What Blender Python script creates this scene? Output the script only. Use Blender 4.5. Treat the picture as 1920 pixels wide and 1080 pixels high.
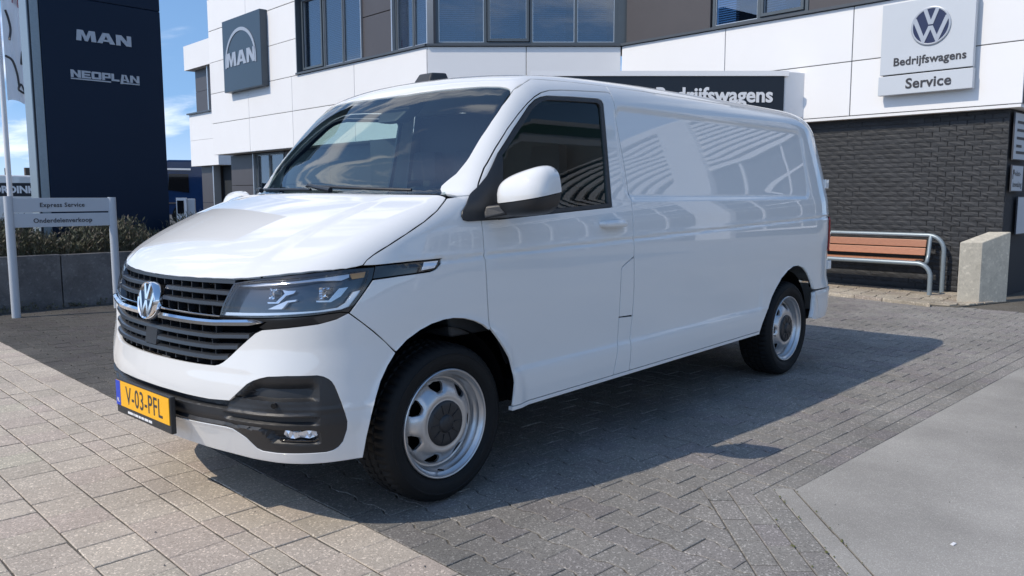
import bpy, bmesh, math, random
import numpy as np
from mathutils.geometry import delaunay_2d_cdt
R = math.radians
for o in list(bpy.data.objects): bpy.data.objects.remove(o)
SC = bpy.context.scene
C = SC.collection
rnd = random.Random(7)
# ------------------------------------------------------------------ camera, sky, sun, exposure
# World axes: x runs back along the van from its nose, y towards the van's right-hand side, z up; metres.
cam = bpy.data.objects.new('camera', bpy.data.cameras.new('camera')); C.objects.link(cam)
def _cam():
    yaw, pitch, roll = .74647, -.11327, -.00187
    f = np.array([math.cos(pitch)*math.cos(yaw), math.cos(pitch)*math.sin(yaw), math.sin(pitch)])
    r = np.array([math.sin(yaw), -math.cos(yaw), 0]); u = np.cross(r, f)
    r2 = r*math.cos(roll)+u*math.sin(roll); u2 = -r*math.sin(roll)+u*math.cos(roll)
    from mathutils import Matrix
    m = Matrix(((r2[0], u2[0], -f[0], -1.378), (r2[1], u2[1], -f[1], -3.4071), (r2[2], u2[2], -f[2], 1.3161), (0, 0, 0, 1)))
    cam.matrix_world = m
_cam()
cam.data.sensor_width = 36; cam.data.lens = 28.412; cam.data.clip_start = .05; cam.data.clip_end = 3000
SC.camera = cam
SUN = np.array([-.90, .33, 1.0]); SUN /= np.linalg.norm(SUN)          # towards the sun
sun = bpy.data.objects.new('sun', bpy.data.lights.new('sun', 'SUN')); C.objects.link(sun)
sun.data.energy = 2.5; sun.data.angle = R(.5); sun.data.color = (1, .90, .765)
from mathutils import Vector
sun.rotation_euler = Vector(SUN).to_track_quat('Z', 'Y').to_euler()
W = bpy.data.worlds.new('World'); SC.world = W; W.use_nodes = True
def world():
    nt = W.node_tree; N = nt.nodes; L = nt.links; N.clear()
    out = N.new('ShaderNodeOutputWorld'); bg = N.new('ShaderNodeBackground'); bg.inputs['Strength'].default_value = .15
    sky = N.new('ShaderNodeTexSky'); sky.sky_type = 'NISHITA'; sky.sun_disc = False
    sky.sun_elevation = math.asin(SUN[2]); sky.sun_rotation = math.atan2(SUN[0], SUN[1]); sky.air_density = 1.15; sky.dust_density = .35; sky.ozone_density = 1.6
    tc = N.new('ShaderNodeTexCoord'); sp = N.new('ShaderNodeSeparateXYZ'); L.new(tc.outputs['Generated'], sp.inputs[0])
    # a clean, deep sky: the blue of higher up reaches further down
    av = N.new('ShaderNodeVectorMath'); av.operation = 'ADD'; L.new(tc.outputs['Generated'], av.inputs[0]); av.inputs[1].default_value = (0, 0, .24); nv_ = N.new('ShaderNodeVectorMath'); nv_.operation = 'NORMALIZE'; L.new(av.outputs[0], nv_.inputs[0]); L.new(nv_.outputs[0], sky.inputs[0])
    hs = N.new('ShaderNodeHueSaturation'); hs.inputs['Saturation'].default_value = 1.14; hs.inputs['Value'].default_value = 1.03; L.new(sky.outputs[0], hs.inputs['Color'])
    # flat cloud sheet seen in perspective: direction.xy / (z + .12)
    def m(op, a, b=None, c=None, cl=False):
        n = N.new('ShaderNodeMath'); n.operation = op; n.use_clamp = cl
        for i, v in enumerate((a, b, c)):
            if v is None: continue
            if isinstance(v, (int, float)): n.inputs[i].default_value = v
            else: L.new(v, n.inputs[i])
        return n.outputs[0]
    z = m('ADD', m('MAXIMUM', sp.outputs[2], 0), .10)
    cb = N.new('ShaderNodeCombineXYZ'); L.new(m('DIVIDE', sp.outputs[0], z), cb.inputs[0]); L.new(m('DIVIDE', sp.outputs[1], z), cb.inputs[1])
    def noise(scale, det, rough, off, dist=0, vec=cb.outputs[0]):
        mp = N.new('ShaderNodeMapping'); mp.inputs['Location'].default_value = off; mp.inputs['Rotation'].default_value = (0, 0, R(35)); mp.inputs['Scale'].default_value = (1, .62, 1)
        L.new(vec, mp.inputs[0]); n = N.new('ShaderNodeTexNoise'); L.new(mp.outputs[0], n.inputs['Vector'])
        n.inputs['Scale'].default_value = scale; n.inputs['Detail'].default_value = det; n.inputs['Roughness'].default_value = rough; n.inputs['Distortion'].default_value = dist
        return n.outputs['Fac']
    a = noise(.55, 9, .58, (3.1, 1.7, 0), .3); b = noise(2.2, 8, .62, (0, 4, 2), .8)
    den = m('ADD', m('MULTIPLY', a, .75), m('MULTIPLY', b, .25))
    # a denser bank of streaky cloud high over the building side
    dp = N.new('ShaderNodeVectorMath'); dp.operation = 'DOT_PRODUCT'; L.new(tc.outputs['Generated'], dp.inputs[0]); dp.inputs[1].default_value = (.02, .70, .71)
    bk = N.new('ShaderNodeMapRange'); bk.interpolation_type = 'SMOOTHSTEP'; L.new(dp.outputs['Value'], bk.inputs[0]); bk.inputs[1].default_value = .72; bk.inputs[2].default_value = 1; bk.inputs[3].default_value = 0; bk.inputs[4].default_value = 1
    mp2 = N.new('ShaderNodeMapping'); mp2.inputs['Rotation'].default_value = (0, 0, R(-30)); mp2.inputs['Scale'].default_value = (1, .13, 1); mp2.inputs['Location'].default_value = (1.3, .4, 0); L.new(cb.outputs[0], mp2.inputs[0])
    n5 = N.new('ShaderNodeTexNoise'); L.new(mp2.outputs[0], n5.inputs['Vector']); n5.inputs['Scale'].default_value = 8; n5.inputs['Detail'].default_value = 7; n5.inputs['Distortion'].default_value = .12
    den = m('ADD', den, m('MULTIPLY', bk.outputs[0], m('MULTIPLY_ADD', n5.outputs['Fac'], 1.5, -.70)))
    mr = N.new('ShaderNodeMapRange'); mr.interpolation_type = 'SMOOTHSTEP'; L.new(den, mr.inputs[0])
    mr.inputs[1].default_value = .50; mr.inputs[2].default_value = .68; mr.inputs[3].default_value = 0; mr.inputs[4].default_value = .9
    low = N.new('ShaderNodeMapRange'); L.new(sp.outputs[2], low.inputs[0]); low.inputs[1].default_value = 0; low.inputs[2].default_value = .10; low.inputs[3].default_value = .30; low.inputs[4].default_value = 0
    fac = m('MAXIMUM', mr.outputs[0], low.outputs[0], cl=True)
    mx = N.new('ShaderNodeMix'); mx.data_type = 'RGBA'; L.new(fac, mx.inputs[0]); L.new(hs.outputs[0], mx.inputs[6]); mx.inputs[7].default_value = (6.2, 6.6, 7.3, 1)
    L.new(mx.outputs[2], bg.inputs[0]); L.new(bg.outputs[0], out.inputs[0])
world()
SC.view_settings.view_transform = 'Standard'; SC.view_settings.look = 'None'; SC.view_settings.exposure = .38; SC.view_settings.gamma = 1
SC.view_settings.use_curve_mapping = False
SC.cycles.caustics_reflective = False; SC.cycles.caustics_refractive = False; SC.cycles.max_bounces = 8; SC.cycles.transparent_max_bounces = 16; SC.cycles.glossy_bounces = 4

# ------------------------------------------------------------------ materials
MAT = {}
def bsdf(name):
    m = bpy.data.materials.new(name); m.use_nodes = True; MAT[name] = m
    return m, m.node_tree.nodes, m.node_tree.links, m.node_tree.nodes['Principled BSDF']
def plain(name, col, rough=.5, metal=0, spec=.5, coat=0, coatr=.03, noise=0, nscale=30, bump=0, bscale=200, grain=None, emit=None):
    """Principled with a little colour variation and fine relief, in object space"""
    m, N, L, b = bsdf(name)
    b.inputs['Base Color'].default_value = (*col, 1); b.inputs['Roughness'].default_value = rough; b.inputs['Metallic'].default_value = metal
    b.inputs['Specular IOR Level'].default_value = spec; b.inputs['Coat Weight'].default_value = coat; b.inputs['Coat Roughness'].default_value = coatr
    tc = N.new('ShaderNodeTexCoord')
    if noise:
        n = N.new('ShaderNodeTexNoise'); n.inputs['Scale'].default_value = nscale; n.inputs['Detail'].default_value = 6; n.inputs['Roughness'].default_value = .65
        src = tc.outputs['Object']
        if grain:
            mp = N.new('ShaderNodeMapping'); mp.inputs['Scale'].default_value = grain; L.new(src, mp.inputs[0]); src = mp.outputs[0]
        L.new(src, n.inputs['Vector'])
        mr = N.new('ShaderNodeMapRange'); mr.inputs[1].default_value = .25; mr.inputs[2].default_value = .75; mr.inputs[3].default_value = 1-noise; mr.inputs[4].default_value = 1+noise
        L.new(n.outputs['Fac'], mr.inputs[0])
        mx = N.new('ShaderNodeMix'); mx.data_type = 'RGBA'; mx.blend_type = 'MULTIPLY'; mx.inputs[0].default_value = 1; mx.inputs[6].default_value = (*col, 1); L.new(mr.outputs[0], mx.inputs[7]); L.new(mx.outputs[2], b.inputs['Base Color'])
    if bump:
        n2 = N.new('ShaderNodeTexNoise'); n2.inputs['Scale'].default_value = bscale; n2.inputs['Detail'].default_value = 4; L.new(tc.outputs['Object'], n2.inputs['Vector'])
        bp = N.new('ShaderNodeBump'); bp.inputs['Strength'].default_value = bump; bp.inputs['Distance'].default_value = .004; L.new(n2.outputs['Fac'], bp.inputs['Height']); L.new(bp.outputs[0], b.inputs['Normal'])
    return m
plain('van_paint', (.755, .75, .725), .5, spec=.0, coat=1, coatr=.015); MAT['van_paint'].node_tree.nodes['Principled BSDF'].inputs['Coat IOR'].default_value = 1.66
def stone(name, cols, dust_shade=None, island=.25, speck=.5, scale=260, rough=.85, bump=.6, stain=.25, stscale=1.3):
    """concrete/stone blocks: a tone for each block, exposed-aggregate specks, broad dirt"""
    m, N, L, b = bsdf(name); b.inputs['Roughness'].default_value = rough; b.inputs['Specular IOR Level'].default_value = .15
    geo = N.new('ShaderNodeNewGeometry'); tc = N.new('ShaderNodeTexCoord'); P = geo.outputs['Position']
    oi = N.new('ShaderNodeObjectInfo'); ad = N.new('ShaderNodeMath'); ad.operation = 'ADD'; L.new(geo.outputs['Random Per Island'], ad.inputs[0]); L.new(oi.outputs['Random'], ad.inputs[1])
    fr = N.new('ShaderNodeMath'); fr.operation = 'FRACT'; L.new(ad.outputs[0], fr.inputs[0])
    cr = N.new('ShaderNodeValToRGB'); L.new(fr.outputs[0], cr.inputs[0]); cr.color_ramp.interpolation = 'LINEAR'
    els = cr.color_ramp.elements; els[0].color = (*cols[0], 1); els[1].color = (*cols[-1], 1)
    for i, c in enumerate(cols[1:-1]): e = els.new((i+1)/(len(cols)-1)); e.color = (*c, 1)
    def noise(s, d, r): 
        n = N.new('ShaderNodeTexNoise'); n.inputs['Scale'].default_value = s; n.inputs['Detail'].default_value = d; n.inputs['Roughness'].default_value = r; L.new(P, n.inputs['Vector']); return n.outputs['Fac']
    def rng(src, a, b_, c, d):
        r = N.new('ShaderNodeMapRange'); L.new(src, r.inputs[0]); r.inputs[1].default_value = a; r.inputs[2].default_value = b_; r.inputs[3].default_value = c; r.inputs[4].default_value = d; return r.outputs[0]
    def mul(a, f):
        x = N.new('ShaderNodeMix'); x.data_type = 'RGBA'; x.blend_type = 'MULTIPLY'; x.inputs[0].default_value = 1; L.new(a, x.inputs[6]); L.new(f, x.inputs[7]); return x.outputs[2]
    c = mul(cr.outputs[0], rng(noise(scale, 3, .7), .3, .7, 1-speck, 1+speck))
    vor = N.new('ShaderNodeTexVoronoi'); vor.inputs['Scale'].default_value = scale*.55; L.new(P, vor.inputs['Vector'])
    sepc = N.new('ShaderNodeSeparateColor'); L.new(vor.outputs['Color'], sepc.inputs[0])
    c = mul(c, rng(sepc.outputs[0], .80, 1, 1, 1+speck*2.0))
    c = mul(c, rng(sepc.outputs[1], 0, .2, 1-speck*.7, 1))
    c = mul(c, rng(noise(stscale, 5, .6), .3, .7, 1-stain, 1+stain*.6))
    if dust_shade:                                                           # dusty by the road, wandering edge; backlit darkening further off put into the colour
        dv = N.new('ShaderNodeVectorMath'); dv.operation = 'DOT_PRODUCT'; L.new(P, dv.inputs[0]); dv.inputs[1].default_value = dust_shade[:3]
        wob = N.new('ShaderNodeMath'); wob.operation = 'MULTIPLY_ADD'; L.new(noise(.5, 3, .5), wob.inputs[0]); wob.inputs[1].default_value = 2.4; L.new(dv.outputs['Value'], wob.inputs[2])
        c = mul(c, rng(wob.outputs[0], dust_shade[3], dust_shade[4], dust_shade[5], dust_shade[6]))
    L.new(c, b.inputs['Base Color'])
    bp = N.new('ShaderNodeBump'); bp.inputs['Strength'].default_value = bump; bp.inputs['Distance'].default_value = .003; L.new(noise(scale*.8, 4, .7), bp.inputs['Height']); L.new(bp.outputs[0], b.inputs['Normal'])
    return m
stone('light_paver', [(.44, .385, .312), (.50, .433, .352), (.47, .405, .336), (.53, .462, .374), (.455, .382, .322), (.48, .435, .342)], speck=.33, stain=.16)
stone('dark_paver', [(.200, .190, .172), (.226, .213, .192), (.208, .190, .180), (.238, .223, .200), (.214, .202, .182)], dust_shade=(-.25, 1, 0, -1.5, 4.0, 1.15, .42), speck=.42, stain=.22)
stone('joint_sand', [(.13, .118, .098), (.13, .118, .098)], speck=.4)
stone('asphalt', [(.345, .327, .295), (.345, .327, .295)], speck=.22, scale=520, stain=.30, stscale=.9, bump=.5)
stone('flagstone', [(.36, .31, .24), (.42, .37, .29), (.33, .28, .23)], speck=.3, scale=120)
stone('cast_concrete', [(.56, .51, .41), (.56, .51, .41)], speck=.10, scale=60, stain=.14, stscale=9, bump=.4)
stone('old_concrete', [(.17, .165, .16), (.15, .145, .145)], speck=.15, scale=80, stain=.4, stscale=3)
plain('white_panel', (.86, .855, .845), .6, spec=.2, noise=.02, nscale=.8)
plain('panel_backing', (.12, .12, .12), .8)
plain('taupe_panel', (.078, .070, .070), .45, noise=.06, nscale=2)
plain('frame_grey', (.085, .105, .12), .4, noise=.05, nscale=5)
plain('window_ledge', (.075, .085, .095), .4)
plain('aluminium', (.55, .57, .58), .38, metal=.7)
plain('galvanised', (.27, .32, .345), .38, metal=.35, noise=.08, nscale=40)
plain('blind', (.35, .40, .45), .6)
plain('room_dark', (.02, .025, .03), .9)
plain('brick_paint', (.039, .041, .044), .65, noise=.12, nscale=20, bump=.8, bscale=70, spec=.35)
plain('mortar_dark', (.036, .037, .040), .8)
plain('sign_navy', (.003, .014, .036), .5, spec=.25, noise=.04, nscale=2)
plain('sign_slate', (.040, .062, .085), .35, noise=.03, nscale=3)
plain('sign_slate_side', (.12, .17, .21), .35)
plain('sign_silver', (.50, .53, .56), .5, noise=.02, nscale=2)
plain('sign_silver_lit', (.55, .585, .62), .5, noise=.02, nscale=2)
plain('sign_navy_flat', (.004, .008, .016), .4)
plain('letter_white', (.78, .78, .78), .5)
plain('letter_dark', (.04, .04, .045), .5)
plain('letter_silver', (.42, .44, .47), .35, metal=.3)
plain('emblem_blue', (.003, .009, .055), .4, coat=.3)
plain('chrome', (.85, .86, .88), .07, metal=1)
plain('satin_chrome', (.7, .71, .73), .2, metal=1)
plain('wood', (.40, .165, .078), .42, noise=.25, nscale=14, grain=(14, .8, 14), coat=.25, coatr=.2)
plain('black_plastic', (.022, .023, .025), .42, bump=.15, bscale=900, spec=.5)
plain('black_gloss', (.006, .006, .007), .08, coat=1)
plain('grille_bar', (.030, .033, .038), .30, spec=.5)
plain('void_black', (.004, .004, .005), .9, spec=.1)
plain('rubber', (.007, .0075, .008), .7, spec=.3, noise=.15, nscale=60, bump=.1, bscale=300)
plain('wheel_silver', (.56, .56, .56), .30, metal=.75, noise=.06, nscale=25)
plain('cab_plastic', (.035, .038, .042), .6)
plain('seat_cloth', (.03, .032, .038), .9, noise=.2, nscale=80)
plain('headlining', (.42, .44, .44), .8)
plain('plate_yellow', (.95, .47, .008), .4)
plain('plate_blue', (.02, .06, .5), .4)
plain('flag_cloth', (.85, .85, .86), .9, spec=.1)
plain('flag_red', (.35, .02, .03), .8)
plain('truck_blue', (.01, .045, .13), .12, coat=1, noise=.1, nscale=3)
plain('hill_green', (.03, .045, .03), .9, noise=.3, nscale=.5)
plain('dull_brick', (.12, .09, .07), .9)
plain('louvre_white', (.85, .85, .85), .5)
plain('louvre_dark', (.05, .055, .06), .6)
plain('canopy_green', (.006, .07, .03), .35)
plain('tail_red', (.30, .006, .008), .12, coat=1)
plain('lamp_clear', (.80, .83, .88), .16, metal=.45, coat=1)
plain('lamp_inner', (.022, .030, .045), .12, coat=1)
plain('lamp_amber', (.7, .35, .08), .2)
plain('moss', (.10, .11, .035), .9, noise=.3, nscale=60)
def glassy(name, tint, f0=.05, rough=0.0):
    """thin pane: tinted see-through with a Schlick reflection that is the same from both sides"""
    m = bpy.data.materials.new(name); m.use_nodes = True; MAT[name] = m; N = m.node_tree.nodes; L = m.node_tree.links; N.clear()
    out = N.new('ShaderNodeOutputMaterial'); tr = N.new('ShaderNodeBsdfTransparent'); tr.inputs[0].default_value = (*tint, 1)
    gl = N.new('ShaderNodeBsdfGlossy'); gl.inputs['Roughness'].default_value = rough
    g = N.new('ShaderNodeNewGeometry'); dt = N.new('ShaderNodeVectorMath'); dt.operation = 'DOT_PRODUCT'; L.new(g.outputs['Incoming'], dt.inputs[0]); L.new(g.outputs['Normal'], dt.inputs[1])
    def mm(op, a, b=None, c=None):
        n = N.new('ShaderNodeMath'); n.operation = op
        for i, v in enumerate((a, b, c)):
            if v is None: continue
            if isinstance(v, (int, float)): n.inputs[i].default_value = v
            else: L.new(v, n.inputs[i])
        return n.outputs[0]
    c = mm('SUBTRACT', 1, mm('ABSOLUTE', dt.outputs['Value'])); f = mm('MULTIPLY_ADD', mm('POWER', c, 5), 1-f0, f0)
    mx = N.new('ShaderNodeMixShader'); L.new(f, mx.inputs[0]); L.new(tr.outputs[0], mx.inputs[1]); L.new(gl.outputs[0], mx.inputs[2]); L.new(mx.outputs[0], out.inputs[0]); return m
glassy('windscreen_glass', (.76, .88, .85), .17)
glassy('side_glass', (.58, .72, .70), .055)
glassy('building_glass', (.42, .54, .66), .17)
glassy('lamp_glass', (.88, .90, .92), .08)
def _flag():
    m = MAT['flag_cloth']; N = m.node_tree.nodes; L = m.node_tree.links; t = N.new('ShaderNodeBsdfTranslucent'); t.inputs[0].default_value = (.85, .85, .86, 1); x = N.new('ShaderNodeMixShader'); x.inputs[0].default_value = .5
    L.new(N['Principled BSDF'].outputs[0], x.inputs[1]); L.new(t.outputs[0], x.inputs[2]); L.new(x.outputs[0], N['Material Output'].inputs[0])
_flag()
def _vary(name, lo, hi):                                              # each panel its own slight tone
    m = MAT[name]; N = m.node_tree.nodes; L = m.node_tree.links; b = N['Principled BSDF']; o = N.new('ShaderNodeObjectInfo'); r = N.new('ShaderNodeMapRange'); r.inputs[3].default_value = lo; r.inputs[4].default_value = hi; L.new(o.outputs['Random'], r.inputs[0])
    src = b.inputs['Base Color'].links[0].from_socket; x = N.new('ShaderNodeMix'); x.data_type = 'RGBA'; x.blend_type = 'MULTIPLY'; x.inputs[0].default_value = 1; L.new(src, x.inputs[6]); L.new(r.outputs[0], x.inputs[7]); L.new(x.outputs[2], b.inputs['Base Color'])
_vary('white_panel', .95, 1.0); _vary('brick_paint', .82, 1.15); _vary('wood', .85, 1.1)
def leaf_mat(name, cols):
    m, N, L, b = bsdf(name); b.inputs['Roughness'].default_value = .7
    g = N.new('ShaderNodeNewGeometry'); cr = N.new('ShaderNodeValToRGB'); L.new(g.outputs['Random Per Island'], cr.inputs[0])
    e = cr.color_ramp.elements; e[0].color = (*cols[0], 1); e[1].color = (*cols[-1], 1)
    for i, c in enumerate(cols[1:-1]): q = e.new((i+1)/(len(cols)-1)); q.color = (*c, 1)
    L.new(cr.outputs[0], b.inputs['Base Color'])
leaf_mat('lavender_leaf', [(.05, .055, .03), (.12, .12, .07), (.07, .08, .045), (.15, .13, .09), (.09, .07, .055)])
leaf_mat('far_leaf', [(.015, .025, .012), (.035, .05, .022), (.025, .035, .018)])

# ------------------------------------------------------------------ object helpers
WL = {}                                                             # world location of each object's origin
def tag(o, label=None, cat=None, group=None, kind=None):
    if label: o['label'] = label
    if cat: o['category'] = cat
    if group: o['group'] = group
    if kind: o['kind'] = kind
    return o
def thing(name, loc, label, cat, group=None):
    o = bpy.data.objects.new(name, None); C.objects.link(o); o.location = loc; o.empty_display_size = .2
    WL[o.name] = np.array(loc, float); return tag(o, label, cat, group)
def add(name, me, parent=None, loc=None):
    o = bpy.data.objects.new(name, me); C.objects.link(o)
    if parent is not None: o.parent = parent
    pl = WL[parent.name] if parent is not None else np.zeros(3)
    l = pl if loc is None else np.array(loc, float)
    o.location = tuple(l-pl); WL[o.name] = l; return o
def mesh(name, V, F, mat, smooth=False, normals=None, off=(0, 0, 0)):
    me = bpy.data.meshes.new(name); V = np.asarray(V, float)-np.asarray(off)
    me.from_pydata([tuple(v) for v in V], [], [tuple(int(i) for i in f) for f in F])
    ms = mat if isinstance(mat, (list, tuple)) else [mat]
    for m in ms: me.materials.append(MAT[m])
    if smooth or normals is not None: me.shade_smooth()
    if normals is not None: me.normals_split_custom_set_from_vertices([tuple(n) for n in normals])
    return me
def part(name, V, F, mat, parent=None, smooth=False, normals=None):
    l = WL[parent.name] if parent is not None else np.zeros(3)
    return add(name, mesh(name, V, F, mat, smooth, normals, off=l), parent)
class MB:
    """collects simple solids for ONE mesh object"""
    def __init__(s): s.V = []; s.F = []
    def add(s, V, F):
        n = len(s.V); s.V += [tuple(v) for v in V]; s.F += [tuple(i+n for i in f) for f in F]; return s
    def hexa(s, c):                                                   # 8 corners: bottom 4 then top 4
        return s.add(c, [(3, 2, 1, 0), (4, 5, 6, 7), (0, 1, 5, 4), (1, 2, 6, 5), (2, 3, 7, 6), (3, 0, 4, 7)])
    def box(s, x0, x1, y0, y1, z0, z1):
        return s.hexa([(x0, y0, z0), (x1, y0, z0), (x1, y1, z0), (x0, y1, z0), (x0, y0, z1), (x1, y0, z1), (x1, y1, z1), (x0, y1, z1)])
    def prism(s, poly, fn, d0, d1):                                   # poly of (a,b), fn(a,b,d) -> point
        n = len(poly); V = [fn(a, b, d0) for a, b in poly]+[fn(a, b, d1) for a, b in poly]
        return s.add(V, [tuple(range(n-1, -1, -1)), tuple(range(n, 2*n))]+[(i, (i+1) % n, n+(i+1) % n, n+i) for i in range(n)])
    def tube(s, pts, r, n=12, cap=True):
        P = [np.array(p, float) for p in pts]; V = []; up = None
        for i, p in enumerate(P):
            t = (P[min(i+1, len(P)-1)]-P[max(i-1, 0)]); t /= np.linalg.norm(t)
            if up is None: up = np.cross(t, [0, 0, 1.]) if abs(t[2]) < .9 else np.cross(t, [1., 0, 0])
            up = up-t*(up@t); up /= np.linalg.norm(up); w = np.cross(t, up); rr = r[i] if isinstance(r, (list, tuple)) else r
            V += [p+rr*(math.cos(a)*up+math.sin(a)*w) for a in np.linspace(0, 2*math.pi, n, endpoint=False)]
        F = [(i*n+j, i*n+(j+1) % n, (i+1)*n+(j+1) % n, (i+1)*n+j) for i in range(len(P)-1) for j in range(n)]
        if cap: F += [tuple(range(n-1, -1, -1)), tuple(range((len(P)-1)*n, len(P)*n))]
        return s.add(V, F)
    def build(s, name, mat, parent=None, smooth=False, angle=None):
        o = part(name, s.V, s.F, mat, parent)
        bm = bmesh.new(); bm.from_mesh(o.data); bmesh.ops.recalc_face_normals(bm, faces=bm.faces); bm.to_mesh(o.data); bm.free()
        if smooth or angle: o.data.shade_smooth(); o.data.set_sharp_from_angle(angle=R(angle or 40))
        return o
def bevel(o, w=.004, seg=2, ang=35):
    bm = bmesh.new(); bm.from_mesh(o.data)
    ed = [e for e in bm.edges if e.is_manifold and e.calc_face_angle(0) > R(ang)]
    bmesh.ops.bevel(bm, geom=ed, offset=w, segments=seg, profile=.6, affect='EDGES', clamp_overlap=True)
    bm.to_mesh(o.data); bm.free(); return o
class Frame:
    """a vertical facade: t along it, n outwards, z up"""
    def __init__(s, O, T, N): s.O = np.array([O[0], O[1], 0.]); s.T = np.array([T[0], T[1], 0.]); s.N = np.array([N[0], N[1], 0.]); s.T /= np.linalg.norm(s.T); s.N /= np.linalg.norm(s.N)
    def p(s, t, n, z): return s.O+s.T*t+s.N*n+np.array([0, 0, z])
    def box(s, mb, t0, t1, n0, n1, z0, z1):
        return mb.hexa([s.p(t0, n0, z0), s.p(t1, n0, z0), s.p(t1, n1, z0), s.p(t0, n1, z0), s.p(t0, n0, z1), s.p(t1, n0, z1), s.p(t1, n1, z1), s.p(t0, n1, z1)])
def text(s, name, size, fn, mat, parent, bold=0., extrude=.004, align='CENTER', sx=1., res=4, spacing=1.):
    """flat lettering as real mesh; fn(a, b, d) maps right/up/out to world"""
    cu = bpy.data.curves.new('lettering', 'FONT'); cu.body = s; cu.size = size; cu.align_x = align; cu.offset = bold; cu.extrude = extrude; cu.resolution_u = res; cu.space_character = spacing
    ob = bpy.data.objects.new('lettering_source', cu); C.objects.link(ob)
    me = bpy.data.meshes.new_from_object(ob.evaluated_get(bpy.context.evaluated_depsgraph_get()))
    bpy.data.objects.remove(ob)
    V = [fn(v.co.x*sx, v.co.y, v.co.z+extrude) for v in me.vertices]; F = [tuple(p.vertices) for p in me.polygons]
    bpy.data.meshes.remove(me)
    mb = MB(); mb.add(V, F); return mb.build(name, mat, parent)
U = np.array([.06976, .99756]); V_ = np.array([.99756, -.06976])      # building axes (along facades, into the building)

# ------------------------------------------------------------------ the van's body surface, as one closed form
def _dense(xs, ys, n=24):                                              # monotone cubic through the knots
    xs = np.array(xs, float); ys = np.array(ys, float); h = np.diff(xs); d = np.diff(ys)/h; m = np.zeros(len(xs)); m[0] = d[0]; m[-1] = d[-1]
    for i in range(1, len(xs)-1):
        m[i] = 0 if d[i-1]*d[i] <= 0 else 3*(h[i-1]+h[i])/((2*h[i]+h[i-1])/d[i-1]+(h[i]+2*h[i-1])/d[i])
    X = []; Y = []
    for i in range(len(h)):
        t = np.linspace(0, 1, n, endpoint=False); X += list(xs[i]+t*h[i])
        Y += list((2*t**3-3*t**2+1)*ys[i]+(t**3-2*t**2+t)*h[i]*m[i]+(-2*t**3+3*t**2)*ys[i+1]+(t**3-t**2)*h[i]*m[i+1])
    X.append(xs[-1]); Y.append(ys[-1]); return np.array(X), np.array(Y)
def _cm(P, n=8):                                                       # Catmull-Rom
    P = np.array(P, float); Q = np.vstack([2*P[0]-P[1], P, 2*P[-1]-P[-2]]); o = []
    for i in range(1, len(Q)-2):
        for t in np.linspace(0, 1, n, endpoint=False):
            o.append(.5*((2*Q[i])+(-Q[i-1]+Q[i+1])*t+(2*Q[i-1]-5*Q[i]+4*Q[i+1]-Q[i+2])*t*t+(-Q[i-1]+3*Q[i]-3*Q[i+1]+Q[i+2])*t**3))
    o.append(P[-1]); return np.array(o)
PLAN = _cm([(.06, 0), (.065, .15), (.084, .33), (.125, .5), (.16, .62), (.202, .72), (.262, .802), (.345, .866), (.465, .912), (.62, .938), (.82, .948), (1.2, .952), (2, .953), (3, .953), (4, .953), (4.5, .949), (4.75, .940), (4.92, .922), (5.03, .897), (5.11, .862), (5.165, .805), (5.195, .72), (5.21, .55), (5.22, .3), (5.225, 0)], 20)
WZ = _dense([0, .24, .30, .36, .48, .515, .535, .7, .9, 1.05, 1.10, 1.2, 1.27, 1.5, 1.75, 1.85, 2.1], [.90, .925, .945, .950, .952, .949, .940, .946, .953, .951, .946, .932, .918, .876, .828, .806, .75])
DXF = _dense([0, .24, .29, .34, .40, .47, .55, .65, .75, .88, .97, 1.05, 1.3, 2.2], [.14, .080, .052, .030, .004, -.03, -.030, -.016, 0, .012, .035, .08, .2, .6])
TCN = _dense([-.3, .05, .09, .15, .25, .4, .55, .7, .82, .875, 1.042, 1.18, 1.32, 1.40, 1.50, 1.62, 1.8, 2.1, 2.6, 3.2, 4.3, 4.65, 4.85, 5.0, 5.12, 5.3],
             [.5, .945, .992, 1.037, 1.097, 1.172, 1.236, 1.291, 1.328, 1.325, 1.505, 1.660, 1.806, 1.872, 1.915, 1.94, 1.955, 1.967, 1.977, 1.98, 1.978, 1.966, 1.935, 1.86, 1.75, 1.5])
DXR = _dense([0, .3, .45, .6, .7, 1.1, 1.4, 1.75, 1.95, 2.2], [-.06, -.02, .03, .04, 0, 0, -.02, -.09, -.16, -.25])
def itp(T, x): return np.interp(x, T[0], T[1])
GX0, GY0, GS, GNX, GNY = -.8, -.3, .01, 700, 190
def _table():
    X, Y = np.meshgrid(GX0+GS*np.arange(GNX), GY0+GS*np.arange(GNY), indexing='ij'); X = X.ravel(); Y = Y.ravel(); best = np.full(X.shape, 1e9); P = PLAN
    for i in range(len(P)-1):
        ax, ay = P[i]; ex, ey = P[i+1]-P[i]; t = np.clip(((X-ax)*ex+(Y-ay)*ey)/(ex*ex+ey*ey), 0, 1)
        best = np.minimum(best, (X-ax-t*ex)**2+(Y-ay-t*ey)**2)
    w = np.interp(X, P[:, 0], P[:, 1], left=-1, right=-1)
    return (np.where(Y < w, -1, 1)*np.sqrt(best)).reshape(GNX, GNY)
GT = _table()
def sdf2(X, Y):
    a = np.clip((X-GX0)/GS, 0, GNX-1.001); b = np.clip((Y-GY0)/GS, 0, GNY-1.001); i = a.astype(int); j = b.astype(int); u = a-i; v = b-j
    return GT[i, j]*(1-u)*(1-v)+GT[i+1, j]*u*(1-v)+GT[i, j+1]*(1-u)*v+GT[i+1, j+1]*u*v
def smax(a, b, k):
    h = np.maximum(k-np.abs(a-b), 0)/k; return np.maximum(a, b)+h*h*k*.25
def sm(t): t = np.clip(t, 0, 1); return t*t*(3-2*t)
FW = (.915, .355); RW = (4.308, .37)
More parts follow.
